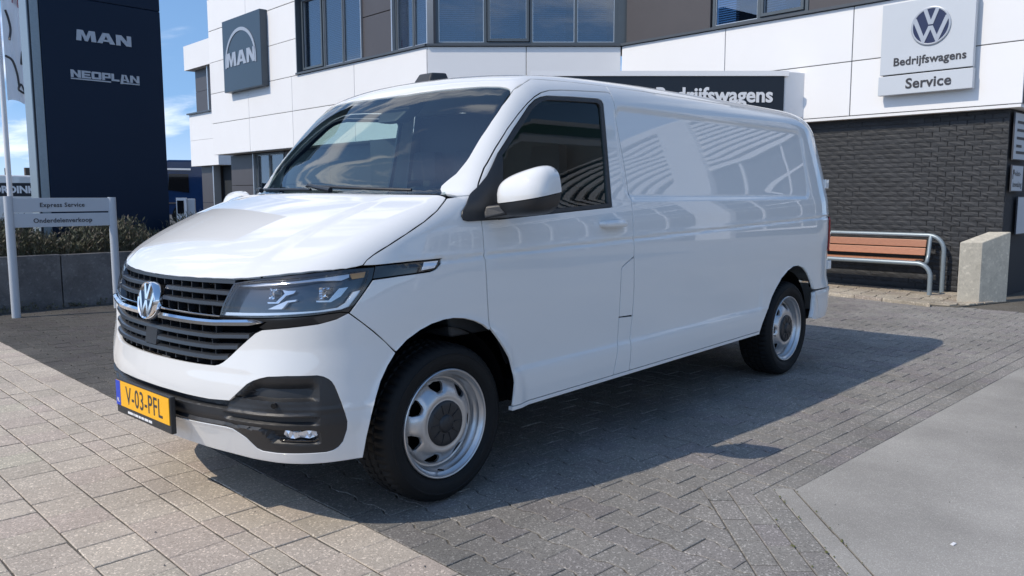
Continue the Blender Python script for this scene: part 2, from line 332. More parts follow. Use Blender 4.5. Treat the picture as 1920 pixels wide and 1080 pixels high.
def rrect(x, z, x0, x1, z0, z1, r):
    cx, cz = (x0+x1)/2, (z0+z1)/2; dx = np.abs(x-cx)-(x1-x0)/2+r; dz = np.abs(z-cz)-(z1-z0)/2+r
    return np.hypot(np.maximum(dx, 0), np.maximum(dz, 0))+np.minimum(np.maximum(dx, dz), 0)-r
def hull(x, y, z):
    ya = np.abs(y)
    X = x-itp(DXF, z)*sm((1.2-x)/.5)-itp(DXR, z)*sm((x-4.3)/.6)
    hi = sm((z-.5)/.4)
    zs = z-.0245*np.clip(x-1.09, -.3, 9)*hi-.011*np.clip(x-1.3, 0, 9)*(1-hi)
    s = sdf2(X, ya+(.952-itp(WZ, zs)))
    side = sm((ya-.6)/.15)
    rock = sm((x-1.25)/.05)*sm((3.8-x)/.05)
    s = s-np.interp(zs, [.47, .50, .535, .60, .75], [0, .001, .0105, .006, 0])*(1-rock)*side
    d = zs-1.059
    s = s+side*sm((x-.55)/.2)*(.010*np.exp(-(d/.0085)**2)+.004*sm(d/.03)*sm((.12-d)/.09))
    for c, r0, r1 in ((FW, .40, .475), (RW, .385, .45)):
        r = np.hypot(x-c[0], z-c[1]); s = s-.016*(1-sm((r-r0)/(r1-r0)))*sm((r-.2)/.1)*side*sm((z-.2)/.1)
    q = rrect(x, z, 2.20, 4.60, 1.285, 1.80, .09)
    s = s+.011*side*(1-sm((q+.03)/.03))
    b = .23*y*y; Tx = itp(TCN, x-b); sl = (itp(TCN, x-b+.01)-itp(TCN, x-b-.01))/.02
    T = Tx-sm((x-1.3)/.5)*(.055*y*y)
    T = T+sm((x-.1)/.15)*(1-sm((x-.75)/.12))*.010*(1-sm((ya-.50-.12*(x-.1))/.07))
    top_ = (z-T)/np.sqrt(1+np.minimum(sl*sl, 4))
    s = smax(s, top_, .035+.045*sm((x-.25)/.4)+.05*sm((x-1.3)/.5))
    return smax(s, .235-z, .02)
def grad(P, e=.005):
    x, y, z = P.T; g = np.stack([hull(x+e, y, z)-hull(x-e, y, z), hull(x, y+e, z)-hull(x, y-e, z), hull(x, y, z+e)-hull(x, y, z-e)], 1)
    return g/np.maximum(np.linalg.norm(g, axis=1), 1e-9)[:, None]
def shoot(O, D, t0, t1, n=24):
    a = np.full(len(O), float(t0)); b = np.full(len(O), float(t1))
    for _ in range(n):
        m = (a+b)/2; i = hull(*(O+D*m[:, None]).T) < 0; a = np.where(i, m, a); b = np.where(i, b, m)
    return O+D*((a+b)/2)[:, None]
XF, XR, RH, SCN = 1.0, 4.4, .95, -.4923
def ring(s, z):
    """girdle coordinates: s = x along the near side, turning round the nose (s < 1) and the tail (s > 4.4)"""
    th = np.where(s < XF, (XF-s)/RH, np.where(s > XR, -(s-XR)/RH, 0)); O = np.stack([np.clip(s, XF, XR), 0*s, z], 1)
    return shoot(O, np.stack([-np.sin(th), -np.cos(th), 0*th], 1), .3, 1.6)
def topp(x, w):
    """x and w, with y = .97 sin w, shot upwards"""
    O = np.stack([x, .97*np.sin(w), 0*x+.7], 1); D = np.zeros_like(O); D[:, 2] = 1; return shoot(O, D, 0., 1.6)
def tw(P): return [(x, math.asin(max(-1, min(1, y/.97)))) for x, y in P]
def mirror_s(P): return [(2*SCN-s, z) for s, z in P][::-1]
def inside(P, poly):
    x, y = P[:, 0], P[:, 1]; r = np.zeros(len(P), bool); Q = np.array(poly); j = len(Q)-1
    for i in range(len(Q)):
        a, b = Q[i], Q[j]
        with np.errstate(divide='ignore', invalid='ignore'):
            k = ((a[1] > y) != (b[1] > y)) & (x < (b[0]-a[0])*(y-a[1])/(b[1]-a[1])+a[0])
        r ^= k; j = i
    return r
def edist(P, poly):
    d = np.full(len(P), 1e9); Q = np.array(poly)
    for i in range(len(Q)):
        a = Q[i-1]; e = Q[i]-a; l = e@e
        if l < 1e-12: continue
        t = np.clip(((P-a)@e)/l, 0, 1); d = np.minimum(d, np.hypot(*(P-a-t[:, None]*e).T))
    return d
def resample(poly, step):
    o = []; n = len(poly)
    for i in range(n):
        a = np.array(poly[i], float); b = np.array(poly[(i+1) % n], float); k = max(1, int(np.ceil(np.linalg.norm(b-a)/step)))
        o += [tuple(a+(b-a)*t/k) for t in range(k)]
    return o
def inset(poly, g):
    Q = np.array(poly); n = len(Q); A = sum(Q[i-1][0]*Q[i][1]-Q[i][0]*Q[i-1][1] for i in range(n)); sg = 1 if A > 0 else -1; o = []
    for i in range(n):
        e1 = Q[i]-Q[i-1]; e2 = Q[(i+1) % n]-Q[i]; e1 /= max(np.linalg.norm(e1), 1e-9); e2 /= max(np.linalg.norm(e2), 1e-9)
        n1 = np.array([-e1[1], e1[0]])*sg; n2 = np.array([-e2[1], e2[0]])*sg; m = n1+n2; l = np.linalg.norm(m)
        if l < .3: m = n1; l = 1
        m = m/l; o.append(tuple(Q[i]+m*g/max(.4, m@n1)))
    return o
def panel(name, poly, mat, parent, holes=(), fn=None, gx=.03, gz=.012, gap=.0038, off=0., flange=.012, flip=False, offn=None, step=.02, nrm=True):
    """a sheet cut from the body surface along an outline, turned in at its edges; flip builds it on the far side"""
    fn = fn or ring
    loops = [resample(inset(poly, gap), step)]+[resample(inset(h, -gap), step) for h in holes]
    A = np.array(sum(loops, [])); lo = A.min(0); hi = A.max(0)
    gxs = np.arange(lo[0], hi[0], gx); gzs = np.arange(lo[1], hi[1], gz); G = np.array([(a, b) for a in gxs for b in gzs])
    G = G+np.random.RandomState(3).uniform(-.08, .08, G.shape)*(gx, gz)
    sc = min(gx, gz)
    ok = inside(G, loops[0]) & (edist(G, loops[0]) > sc*.5)
    for h in loops[1:]: ok &= ~inside(G, h) & (edist(G, h) > sc*.5)
    G = G[ok]; E = []; n = 0
    for l in loops: E += [(n+i, n+(i+1) % len(l)) for i in range(len(l))]; n += len(l)
    P2 = [Vector(p) for p in A]+[Vector(p) for p in G]
    vs, es, fs, ov, oe, of = delaunay_2d_cdt(P2, E, [], 0, 1e-6)
    Q = np.array([(v[0], v[1]) for v in vs]); F = np.array([f for f in fs if len(f) == 3])
    cen = Q[F].mean(1); ok = inside(cen, loops[0])
    for h in loops[1:]: ok &= ~inside(cen, h)
    F = F[ok]
    P = fn(Q[:, 0], Q[:, 1]); Nn = grad(P)
    o_ = off if offn is None else off+offn(Q[:, 0], Q[:, 1])
    P = P+Nn*np.reshape(o_, (-1, 1)) if np.ndim(o_) else P+Nn*o_
    # orient
    k = F[0]; fnrm = np.cross(P[F[:, 1]]-P[F[:, 0]], P[F[:, 2]]-P[F[:, 0]]); sgn = (fnrm*Nn[F[:, 0]]).sum(1) < 0; F[sgn] = F[sgn][:, ::-1]
    # border edges
    cnt = {}
    for f in F:
        for i in range(3): cnt[(f[i], f[(i+1) % 3])] = 1
    bd = [(a, b) for (a, b) in cnt if (b, a) not in cnt]
    V = list(P); NN = list(Nn); FF = [tuple(f) for f in F]
    if flange:
        idx = {}
        for a, b in bd:
            for q in (a, b):
                if q not in idx: idx[q] = len(V); V += [P[q], P[q]-Nn[q]*flange]; NN += [Nn[q], Nn[q]]
        side = {}
        for a, b in bd:
            t = P[b]-P[a]; m = np.cross(t, Nn[a]); m /= max(np.linalg.norm(m), 1e-9)
            for q in (a, b): side[q] = side.get(q, 0)+m
            FF.append((idx[b], idx[a], idx[a]+1, idx[b]+1))
        for q, m in side.items():
            m = m/max(np.linalg.norm(m), 1e-9); NN[idx[q]] = (m+Nn[q]*.6)/np.linalg.norm(m+Nn[q]*.6); NN[idx[q]+1] = m
    V = np.array(V); NN = np.array(NN)
    if flip: V = V*(1, -1, 1); NN = NN*(1, -1, 1); FF = [f[::-1] for f in FF]
    if not nrm:
        o = part(name, V, FF, mat, parent, smooth=True); o.data.set_sharp_from_angle(angle=R(28)); return o
    return part(name, V, FF, mat, parent, normals=NN)
def ribbon(name, path, sect, mat, parent, flip=False, base=0., both=False, caps=True, sm_ang=40):
    """a moulding swept round the body: path of (s,z), section of (dz, out)"""
    P0 = np.array(path, float); n = len(sect); out = []
    runs = [1, -1] if both else [1]
    mb = MB()
    for sd in runs:
        P = ring(P0[:, 0] if sd == 1 else 2*SCN-P0[:, 0], P0[:, 1]); N = grad(P, .02); N[:, 2] = 0; N /= np.linalg.norm(N, axis=1)[:, None]
        V = []
        for i in range(len(P)):
            for k, (dz, o_) in enumerate(sect if not callable(sect) else sect(i/(len(P)-1))): V.append(P[i]+N[i]*(o_+base)+np.array([0, 0, dz]))
        F = [(i*n+j, i*n+(j+1) % n, (i+1)*n+(j+1) % n, (i+1)*n+j) for i in range(len(P)-1) for j in range(n)]+[tuple(range(n)), tuple(range((len(P)-1)*n, len(P)*n))]
        mb.add(V, F)
    if flip: mb.V = [(v[0], -v[1], v[2]) for v in mb.V]
    return mb.build(name, mat, parent, angle=sm_ang)
def lerp_path(a, b, n): return [(a[0]+(b[0]-a[0])*t, a[1]+(b[1]-a[1])*t) for t in np.linspace(0, 1, n)]
def lathe(prof, c, axis=-1, n=72, arc=(0, 2*math.pi), closed=True):
    """prof of (radius, depth towards the van's middle); axle along y; axis=-1 for a near-side wheel"""
    V = []; m = len(prof); A = np.linspace(*arc, n, endpoint=not closed)
    for a in A: V += [(c[0]+r*math.cos(a), c[1]-axis*d, c[2]+r*math.sin(a)) for r, d in prof]
    k = n if closed else n-1
    return V, [(i*m+j, i*m+j+1, ((i+1) % n)*m+j+1, ((i+1) % n)*m+j) for i in range(k) for j in range(m-1)]

van = thing('delivery_van', (2.62, 0, 0), 'white panel van with black lower bumper insert and yellow number plate parked in front', 'van')
def zb(s): return .350+.0135*(s-1.26)
ARCH = [(.497, .301), (.510, .385), (.527, .467), (.545, .535), (.567, .60), (.596, .655), (.632, .703), (.682, .745), (.742, .776), (.80, .795), (.864, .805), (.92, .806), (.98, .798), (1.042, .780), (1.092, .757), (1.135, .727), (1.180, .686), (1.219, .635), (1.250, .59), (1.270, .54), (1.279, .47), (1.272, .41), (1.258, .35)]
RARCH = [(3.762, .384), (3.80, .445), (3.845, .50), (3.891, .555), (3.94, .615), (3.999, .672), (4.08, .735), (4.181, .782), (4.27, .804), (4.36, .806), (4.45, .785), (4.529, .742), (4.585, .68), (4.615, .613), (4.625, .53), (4.614, .455), (4.590, .40)]
SEAM = [(1.487, 1.815), (1.56, 1.852), (1.629, 1.881), (1.9, 1.893), (2.248, 1.900), (3, 1.908), (4.2, 1.908), (4.5, 1.898), (4.65, 1.88), (4.8, 1.84), (4.9, 1.79), (5.0, 1.74)]
HOODL = [(.951, -.874), (.875, -.900), (.796, -.910), (.699, -.911), (.613, -.906), (.546, -.899), (.515, -.896), (.494, -.892)]
HOODS = [(.947, 1.309), (.869, 1.258), (.791, 1.215), (.697, 1.168), (.617, 1.126), (.555, 1.093), (.528, 1.074), (.511, 1.051)]
OPEN = [(.459, .877), (.418, .856), (.360, .841), (.265, .829), (.167, .817), (.140, .803), (.076, .747), (.030, .705), (.001, .682), (-.02, .671), (-.045, .664), (-.10, .662), (-.30, .661), (SCN, .661)]
DOORF = [(1.132, .743), (1.118, .871), (1.108, 1.058), (1.107, 1.208), (1.093, 1.277), (1.112, 1.320), (1.144, 1.376)]
DOORT = [(1.188, 1.442), (1.272, 1.534), (1.363, 1.624), (1.45, 1.698), (1.527, 1.755), (1.581, 1.788), (1.637, 1.813), (1.70, 1.829), (1.80, 1.84), (1.963, 1.851), (2.18, 1.865), (2.213, 1.860)]
DOORR = [(2.222, 1.80), (2.231, 1.663), (2.248, 1.479), (2.251, 1.280), (2.240, 1.110), (2.238, .993)]
FLAPF = [(2.132, .945), (2.121, .929), (2.119, .685), (2.114, .556), (2.085, .45), (2.064, zb(2.064)+.012)]
FLAPR = [(2.246, .8), (2.244, .671), (2.226, .528), (2.213, zb(2.213)+.012)]
GOUT = [(1.214, 1.215), (1.602, 1.236), (2.072, 1.260), (2.094, 1.5), (2.122, 1.795), (2.112, 1.812), (2.083, 1.818), (1.85, 1.808), (1.673, 1.797), (1.62, 1.786), (1.575, 1.769), (1.527, 1.738), (1.40, 1.625), (1.270, 1.501)]
GIN = [(1.246, 1.242), (1.607, 1.256), (2.042, 1.278), (2.070, 1.5), (2.094, 1.775), (2.086, 1.790), (2.068, 1.797), (1.85, 1.788), (1.673, 1.778), (1.63, 1.768), (1.59, 1.752), (1.545, 1.722), (1.41, 1.60), (1.290, 1.492)]
def cut_low(P, z): return P
i_arch_split = 6
for fl in (False, True):
    sfx = dict(flip=fl)
    # front wing
    fender = [(1.112, 1.320), (1.081, 1.320), (1.016, 1.316)]+HOODS+[(.560, 1.046), (.459, .877), (.544, .797), (.632, .703)]+ARCH[7:16]+[(1.133, .735)]+DOORF[1:6]
    blk = [(.560, 1.048), (.62, 1.0505), (.696, 1.053), (.856, 1.057), (.850, 1.045), (.832, 1.026), (.815, 1.019), (.798, 1.015), (.656, 1.008), (.548, 1.001)]
    fen = [p for p in fender if p != (.560, 1.046)]
    fen = fen[:11]+[(.562, 1.0505), (.62, 1.0525), (.696, 1.055), (.860, 1.059), (.853, 1.044), (.833, 1.024), (.815, 1.017), (.798, 1.013), (.656, 1.006), (.548, .999)]+fen[11:]
    panel('front_wing', fen, 'van_paint', van, gx=.016, gz=.012, **sfx)
    panel('wing_blade', blk, 'black_gloss', van, gap=.001, off=-.001, gx=.03, gz=.01, **sfx)
    panel('side_indicator', [(.771, 1.051), (.844, 1.053), (.817, 1.026), (.752, 1.020)], 'lamp_clear', van, gap=0, off=.002, gx=.02, gz=.01, **sfx)
    # door with its window opening
    i0 = ARCH.index((1.135, .727))
    door = DOORF[:]+DOORT+DOORR+FLAPF+[(1.263, zb(1.26)+.012)]+ARCH[:i0:-1][1:]
    d_ = panel('front_door', door, 'van_paint', van, holes=[GOUT], gx=.02, gz=.011, **sfx)
    panel('window_seal', GOUT, 'black_plastic', d_, holes=[GIN], gx=.03, gz=.02, gap=.0005, off=.0, flange=.016, **sfx)
    panel('side_window', GIN, 'side_glass', d_, gx=.05, gz=.03, gap=-.002, off=-.010, flange=0, **sfx)
    panel('mirror_triangle', [(1.265, 1.500), (1.186, 1.404), (1.130, 1.352), (1.045, 1.292), (.998, 1.252), (.990, 1.232), (.998, 1.215), (1.022, 1.209), (1.197, 1.212), (1.232, 1.215), (1.262, 1.35), (1.288, 1.49)], 'black_plastic', d_, gx=.03, gz=.02, gap=.0, off=.009, flange=.012, **sfx)
    # side pillar and cant rail
    pil = [(1.016, 1.316), (1.112, 1.320), (1.144, 1.376)]+DOORT+[(2.215, 1.90)]+[p for p in SEAM[::-1] if p[0] < 2.2]+[(1.394, 1.733), (1.317, 1.655), (1.250, 1.582), (1.179, 1.500), (1.109, 1.415), (1.055, 1.362)]
    panel('windscreen_pillar', pil, 'van_paint', van, gx=.014, gz=.014, gap=.0018, **sfx)
    # body side
    side = [(2.213, 1.902)]+[(2.213, 1.862)]+DOORR+FLAPR+[(3.0, zb(3.)+.012), (3.762, zb(3.76)+.012)]+RARCH[1:-3]+[(4.622, .605), (4.80, .597), (4.945, .592), (5.0, .592), (5.0, .87), (4.945, .878), (4.945, 1.148), (5.0, 1.150)]+[p for p in SEAM[::-1] if p[0] > 2.25]
    RA = RARCH[:]; k = [i for i, p in enumerate(RA) if p[0] > 4.61][0]
    side = [(2.213, 1.902), (2.213, 1.862)]+DOORR+FLAPR+[(3.0, zb(3.)+.012), (3.750, zb(3.76)+.012)]+RA[:k+1]+[(4.70, .600), (4.80, .597), (4.945, .592), (5.0, .592), (5.0, .87), (4.945, .878), (4.945, 1.148), (5.0, 1.150)]+[p for p in SEAM[::-1] if p[0] > 2.25]
    panel('body_side', side, 'van_paint', van, gx=.02, gz=.011, **sfx)
    panel('pillar_panel', FLAPF[:3]+[(2.120, .676), (2.254, .673)][:1]+[(2.2435, .673)]+[(2.246, .8), (2.238, .993)], 'van_paint', van, gx=.02, gz=.02, **sfx)
    panel('pillar_foot', [(2.119, .676)]+FLAPF[3:]+FLAPR[:0:-1], 'van_paint', van, gx=.02, gz=.011, **sfx)
    n = 40; ribbon('sill_flange', [(1.258+(3.752-1.258)*t, zb(1.258+(3.752-1.258)*t)+.004) for t in np.linspace(0, 1, n)], [(.008, -.02), (.008, .004), (-.008, .004), (-.008, -.02)], 'van_paint', van, **sfx)
    # tail lamp, hinges, rear doors
    panel('tail_lamp', [(4.947, .880), (5.09, .880), (5.09, 1.146), (4.947, 1.146)], 'tail_red', van, gap=.002, off=.014, gx=.02, gz=.03, **sfx)
    rd = [(5.0, .600), (5.89, .62), (5.89, 1.775), (5.6, 1.77), (5.3, 1.76), (5.1, 1.75), (5.0, 1.74), (5.0, 1.155), (5.095, 1.15), (5.095, .875), (5.0, .872)]
    panel('rear_door', rd, 'van_paint', van, gx=.04, gz=.03, **sfx)
    for hz in (1.405, .768):
        P = ring(np.array([5.0]), np.array([hz]))[0]; mb = MB(); mb.box(P[0]-.03, P[0]+.035, P[1]-.022, P[1]+.02, hz-.035, hz+.035)
        if fl: mb.V = [(a, -b, c) for a, b, c in mb.V]
        bevel(mb.build('door_hinge', 'van_paint', van), .008)
    # handle
    P = ring(np.array([2.045]), np.array([1.173]))[0]; mb = MB(); zz = P[2]
    pts = [(P[0]-.092, P[1]+.004, zz), (P[0]-.078, P[1]-.026, zz), (P[0]-.04, P[1]-.034, zz), (P[0]+.04, P[1]-.034, zz-.001), (P[0]+.078, P[1]-.028, zz-.002), (P[0]+.096, P[1]+.004, zz-.002)]
    mb.tube(pts, [.013, .018, .0195, .0195, .018, .013], 14)
    if fl: mb.V = [(a, -b, c) for a, b, c in mb.V]
    mb.build('door_handle', 'van_paint', d_, smooth=True, angle=50)
    th = np.linspace(0, 2*math.pi, 29)[:-1]; cup = [(2.03+.052*math.cos(a), 1.172+.036*math.sin(a)) for a in th]
    panel('handle_cup', cup, 'van_paint', d_, gap=0, off=.0008, offn=lambda s, z: -.0*s, gx=.03, gz=.02, flange=0, **sfx)
# bonnet, screen, roof
_he = [(.513, 1.052), (.490, 1.0465), (.454, 1.0405), (.41, 1.0385), (.37, 1.0365), (.299, 1.0300), (.22, 1.0205), (.143, 1.0105), (.08, 1.003), (.019, .998), (-.08, .995), (-.174, .9925), (-.31, .990), (-.42, .989)]
_hp = ring(np.array([p[0] for p in _he]), np.array([p[1] for p in _he])); HEDGE = [(p[0], p[1]) for p in _hp]+[(_hp[-1][0]-.001, 0)]
hood_half = [(.80+.2*y*y, y) for y in np.linspace(0, -.86, 16)]+HOODL[:-1]+HEDGE
def both_y(h): return h+[(x, -y) for x, y in h[::-1] if abs(y) > 1e-6]
hood = hood_half[1:]; hood = hood+[(x, -y) for x, y in hood[-2::-1]]
hood_top = [(.80, 0)]
hoodpoly = [(.80, 0)]+hood_half[1:-1]+[hood_half[-1]]+[(x, -y) for x, y in hood_half[-2:0:-1]]
panel('bonnet', tw(hoodpoly), 'van_paint', van, fn=topp, gx=.018, gz=.022, gap=.002, flange=.014)
ws_half = [(.862, 0)]+[(.862+.20*y*y, y) for y in np.linspace(-.08, -.74, 12)]+[(1.01, -.79), (1.045, -.795), (1.109, -.792), (1.179, -.790), (1.250, -.787), (1.317, -.786), (1.394, -.780), (1.462, -.770), (1.478, -.755), (1.470, -.70), (1.445, -.60), (1.412, -.48), (1.375, -.30), (1.352, -.15), (1.346, 0)]
wspoly = ws_half[:-1]+[ws_half[-1]]+[(x, -y) for x, y in ws_half[-2:0:-1]]
def shrink(P, cx, cy, fx, fy): return [(cx+(x-cx)*fx, cy+(y-cy)*fy) for x, y in P]
inner = [(x+(.050 if x < 1.08 and abs(y) < .77 else .015 if x < 1.1 else 0)-(.022 if x > 1.34 and abs(y) < .76 else 0), y*(.984 if abs(y) > .6 else .985)) for x, y in wspoly]
ws = panel('windscreen', tw(wspoly), 'windscreen_glass', van, fn=topp, gx=.03, gz=.04, gap=.002, off=-.002, flange=0)
panel('windscreen_border', tw(wspoly), 'void_black', ws, holes=[tw(inner)], fn=topp, gx=.03, gz=.04, gap=.003, off=-.006, flange=0)
sp = ring(np.array([p[0] for p in SEAM]), np.array([p[1] for p in SEAM]))
roof_half = [(ws_half[-1][0], 0)]+[(x, y) for x, y in ws_half[-2:-9:-1]]+[(p[0], p[1]) for p in sp]+[(p[0], p[1]) for p in ring(np.array([5.1, 5.3, 5.6]), np.array([1.75, 1.76, 1.77]))]+[(ring(np.array([5.8]), np.array([1.775]))[0][0], 0)]
roofpoly = roof_half+[(x, -y) for x, y in roof_half[-2:0:-1]]
panel('roof', tw(roofpoly), 'van_paint', van, fn=topp, gx=.04, gz=.025, gap=.0015, flange=.012)
# cowl under the screen edge
panel('cowl', tw([(x-.075, y*1.02) for x, y in ws_half[:12]]+[(x+.04, y*.98) for x, y in ws_half[11::-1]]+[(x+.04, -y*.98) for x, y in ws_half[1:12]]+[(x-.075, -y*1.02) for x, y in ws_half[11:0:-1]]), 'black_plastic', van, fn=topp, gx=.04, gz=.05, off=-.022, flange=0)
# front bumper, one piece with the dark insert cut out of it
lowb = [(.421, .298), (.298, .291), (.20, .288), (.086, .289), (-.04, .297), (-.20, .304), (SCN, .305)]
bh = OPEN[::-1]+[(.500, .840), (.544, .797), (.590, .750), (.630, .702)]+ARCH[5::-1]+lowb
bum = bh[:-1]+[bh[-1]]+mirror_s(bh[1:-1])
IU = [(.444, .463), (.436, .50), (.426, .538), (.414, .578), (.406, .602), (.397, .620), (.386, .632), (.371, .642), (.352, .648), (.255, .648), (.190, .643), (.162, .635), (.135, .624), (.109, .608), (.075, .575), (.034, .537), (-.062, .531), (-.147, .533), (-.273, .536), (SCN, .538)]
IL = [(SCN, .418), (-.292, .420), (-.096, .424), (.0, .424), (.029, .420), (.081, .387), (.118, .345), (.14, .336), (.20, .335), (.373, .343), (.395, .349), (.412, .360), (.428, .381), (.442, .428)]
ins = IU+mirror_s(IU[:-1])+mirror_s(IL)[0:0]
insh = IL[1:]+IU[:-1]                                                  # near half, centre bottom -> centre top
insert_poly = [(SCN, .418)]+insh+[(SCN, .538)]+mirror_s(insh)
b_ = panel('front_bumper', bum, 'van_paint', van, holes=[insert_poly], gx=.016, gz=.012, gap=.0018, flange=.02)
def relief(s, z):
    s = np.where(s < SCN, 2*SCN-s, s); r = np.interp(z, [.36, .375, .385, .425, .430, .452, .458, .462, .486, .490, .496, .500, .503, .550, .558, .598, .620, .64], [0, 0, -.028, -.028, -.010, -.008, -.012, -.026, -.026, -.004, -.002, -.004, -.010, -.012, -.036, -.036, -.010, 0])
    edge = 1-sm((s-.325)/.035); lowfade = np.where(z < .43, sm((s-(.150+(.43-z)*.7))/.02), 1); up = np.where(z > .556, sm((s-(.055+(z-.54)*.9))/.03), 1)
    mid = sm((s+.02)/.05)
    cen = np.interp(z, [.42, .432, .436, .50, .508, .53], [0, 0, -.012, -.012, -.035, -.035])
    return -.003+(r*edge*lowfade*up)*mid+cen*(1-mid)
i_ = panel('bumper_insert', insert_poly, 'black_plastic', b_, gx=.012, gz=.006, gap=-.001, flange=0, offn=relief, nrm=False)
for fl in (False, True):
    panel('fog_lamp', [(.236, .424), (.350, .428), (.352, .418), (.336, .400), (.236, .396), (.230, .41)], 'lamp_clear', b_, gx=.01, gz=.01, gap=0, off=-.016, offn=lambda s, z: .006*np.sin(s*260), nrm=False, flip=fl)
    panel('fog_trim', [(.215, .390), (.335, .390), (.352, .404), (.358, .437), (.362, .437), (.357, .400), (.339, .384), (.213, .384)], 'satin_chrome' if False else 'black_gloss', b_, gx=.02, gz=.01, gap=0, off=-.010, flange=.01, flip=fl)
    P = ring(np.array([.210]), np.array([.536]))[0]; Nn = grad(P[None])[0]; mb = MB(); mb.tube([P-Nn*.02, P-Nn*.002], .0105, 20)
    mb.tube([P-Nn*.0025, P-Nn*.001], .0065, 16)
    if fl: mb.V = [(a, -b, c) for a, b, c in mb.V]
    mb.build('parking_sensor', 'black_gloss', b_, angle=40)
# grille: dark backing, bars, fins, bright trims, badge, radar cover
gr_ = panel('grille', OPEN[::-1][:-1]+[(.459, .88), (.56, 1.045), (.505, 1.047), (.454, 1.035), (.299, 1.027), (.143, 1.008), (.019, .996), (-.174, .990), (SCN, .987)]+mirror_s(OPEN[::-1][1:-1]+[(.459, .88), (.56, 1.045), (.505, 1.047), (.454, 1.035), (.299, 1.027), (.143, 1.008), (.019, .996), (-.174, .990)]), 'void_black', van, gx=.03, gz=.03, gap=-.004, off=-.055, flange=0)
def send(z): return -.020+.053*(z-.85)/.135
def inner_gap(z, half): return SCN+half
BAR = [(.0085, -.045), (.0095, -.010), (.006, -.004), (-.006, -.002), (-.0095, -.006), (-.0095, -.045)]
for z in (.944, .902):
    a = SCN+.085+.01*(z > .92); b = send(z)-.004
    ribbon('grille_bar', lerp_path((a, z), (b, z), 18), BAR, 'grille_bar', gr_, both=True)
ribbon('grille_bar', lerp_path((SCN, .9815), (send(.98), .987), 24), [(.006, -.05), (.006, -.008), (-.007, -.006), (-.008, -.05)], 'grille_bar', gr_, both=True)
ribbon('chrome_strip', lerp_path((SCN+.085, .859), (send(.858)-.004, .856), 18), [(.0042, -.03), (.0048, -.003), (.002, .001), (-.003, .001), (-.0048, -.003), (-.0048, -.03)], 'chrome', gr_, both=True)
cm = [(-.405, .829), (-.30, .8285), (-.20, .828), (-.10, .828), (-.043, .829), (.0, .832), (.063, .8365), (.12, .841), (.150, .8435), (.172, .8455)]
P = []
def cms(t):
    w = 1 if t < .78 else max(.12, (1-t)/.22); return [(.012*w, -.03), (.012*w, .003), (.004*w, .014), (-.009*w, .013), (-.0125*w, .003), (-.0125*w, -.03)]
def ribbon_v(name, path, sectf, mat, parent):
    mb = MB()
    for sd in (1, -1):
        A = np.array(path); P = ring(A[:, 0] if sd == 1 else 2*SCN-A[:, 0], A[:, 1]); N = grad(P, .02); N[:, 2] = 0; N /= np.linalg.norm(N, axis=1)[:, None]; V = []; n = 6
        for i in range(len(P)):
            for dz, o_ in sectf(i/(len(P)-1)): V.append(P[i]+N[i]*o_+np.array([0, 0, dz]))
        mb.add(V, [(i*n+j, i*n+(j+1) % n, (i+1)*n+(j+1) % n, (i+1)*n+j) for i in range(len(P)-1) for j in range(n)]+[tuple(range(n)), tuple(range((len(P)-1)*n, len(P)*n))])
    return mb.build(name, mat, parent, angle=35)
ribbon_v('chrome_strip', [tuple(p) for p in _cm(cm, 4)], cms, 'chrome', gr_)
for z, ze, se in ((.776, .789, .112), (.734, .744, .062), (.694, .701, .018)):
    pth = [(SCN, z)]+lerp_path((SCN+.06, z), (-.05, z), 14)+lerp_path((-.02, z+.003), (se, ze), 6)
    ribbon('grille_bar', pth, [(.010, -.045), (.011, -.012), (.005, -.004), (-.008, -.001), (-.0115, -.006), (-.0115, -.045)], 'grille_bar', gr_, both=True)
fm = MB()
for z0, z1, off in ((.954, .972, 0), (.912, .933, .02), (.866, .891, .0), (.788, .815, .02), (.746, .764, .0), (.706, .722, .02), (.668, .684, 0)):
    for s in np.arange(SCN+.04+off, -.03, .075):
        for sd in (s, 2*SCN-s):
            P = ring(np.array([sd]), np.array([(z0+z1)/2]))[0]; N = grad(P[None], .02)[0]; N[2] = 0; N /= np.linalg.norm(N); T = np.array([-N[1], N[0], 0]); c = []
            for zz in (z0-.004, z1+.004):
                c += [P-N*.05-T*.0025+[0, 0, zz-P[2]], P-N*.018-T*.0025+[0, 0, zz-P[2]], P-N*.018+T*.0025+[0, 0, zz-P[2]], P-N*.05+T*.0025+[0, 0, zz-P[2]]]
            fm.hexa(c)
tag(fm.build('grille_fins', 'grille_bar', gr_), kind='stuff')
rp = [(SCN+.052, .703), (SCN+.052, .771), (SCN-.052, .771), (SCN-.052, .703)]
panel('radar_cover', rp, 'black_plastic', gr_, gap=0, off=-.001, flange=.03, gx=.02, gz=.02)
panel('grille_surround', [(-.026, .846), (.153, .857), (.285, .866), (.434, .880), (.457, .877), (.418, .857), (.360, .843), (.265, .831), (.175, .819), (.155, .826), (.185, .848), (.10, .846), (.0, .842)], 'black_gloss', gr_, gap=0, off=-.004, flange=.03, gx=.03, gz=.01)
panel('grille_surround', [(-.026, .846), (.153, .857), (.285, .866), (.434, .880), (.457, .877), (.418, .857), (.360, .843), (.265, .831), (.175, .819), (.155, .826), (.185, .848), (.10, .846), (.0, .842)], 'black_gloss', gr_, gap=0, off=-.004, flange=.03, gx=.03, gz=.01, flip=True)
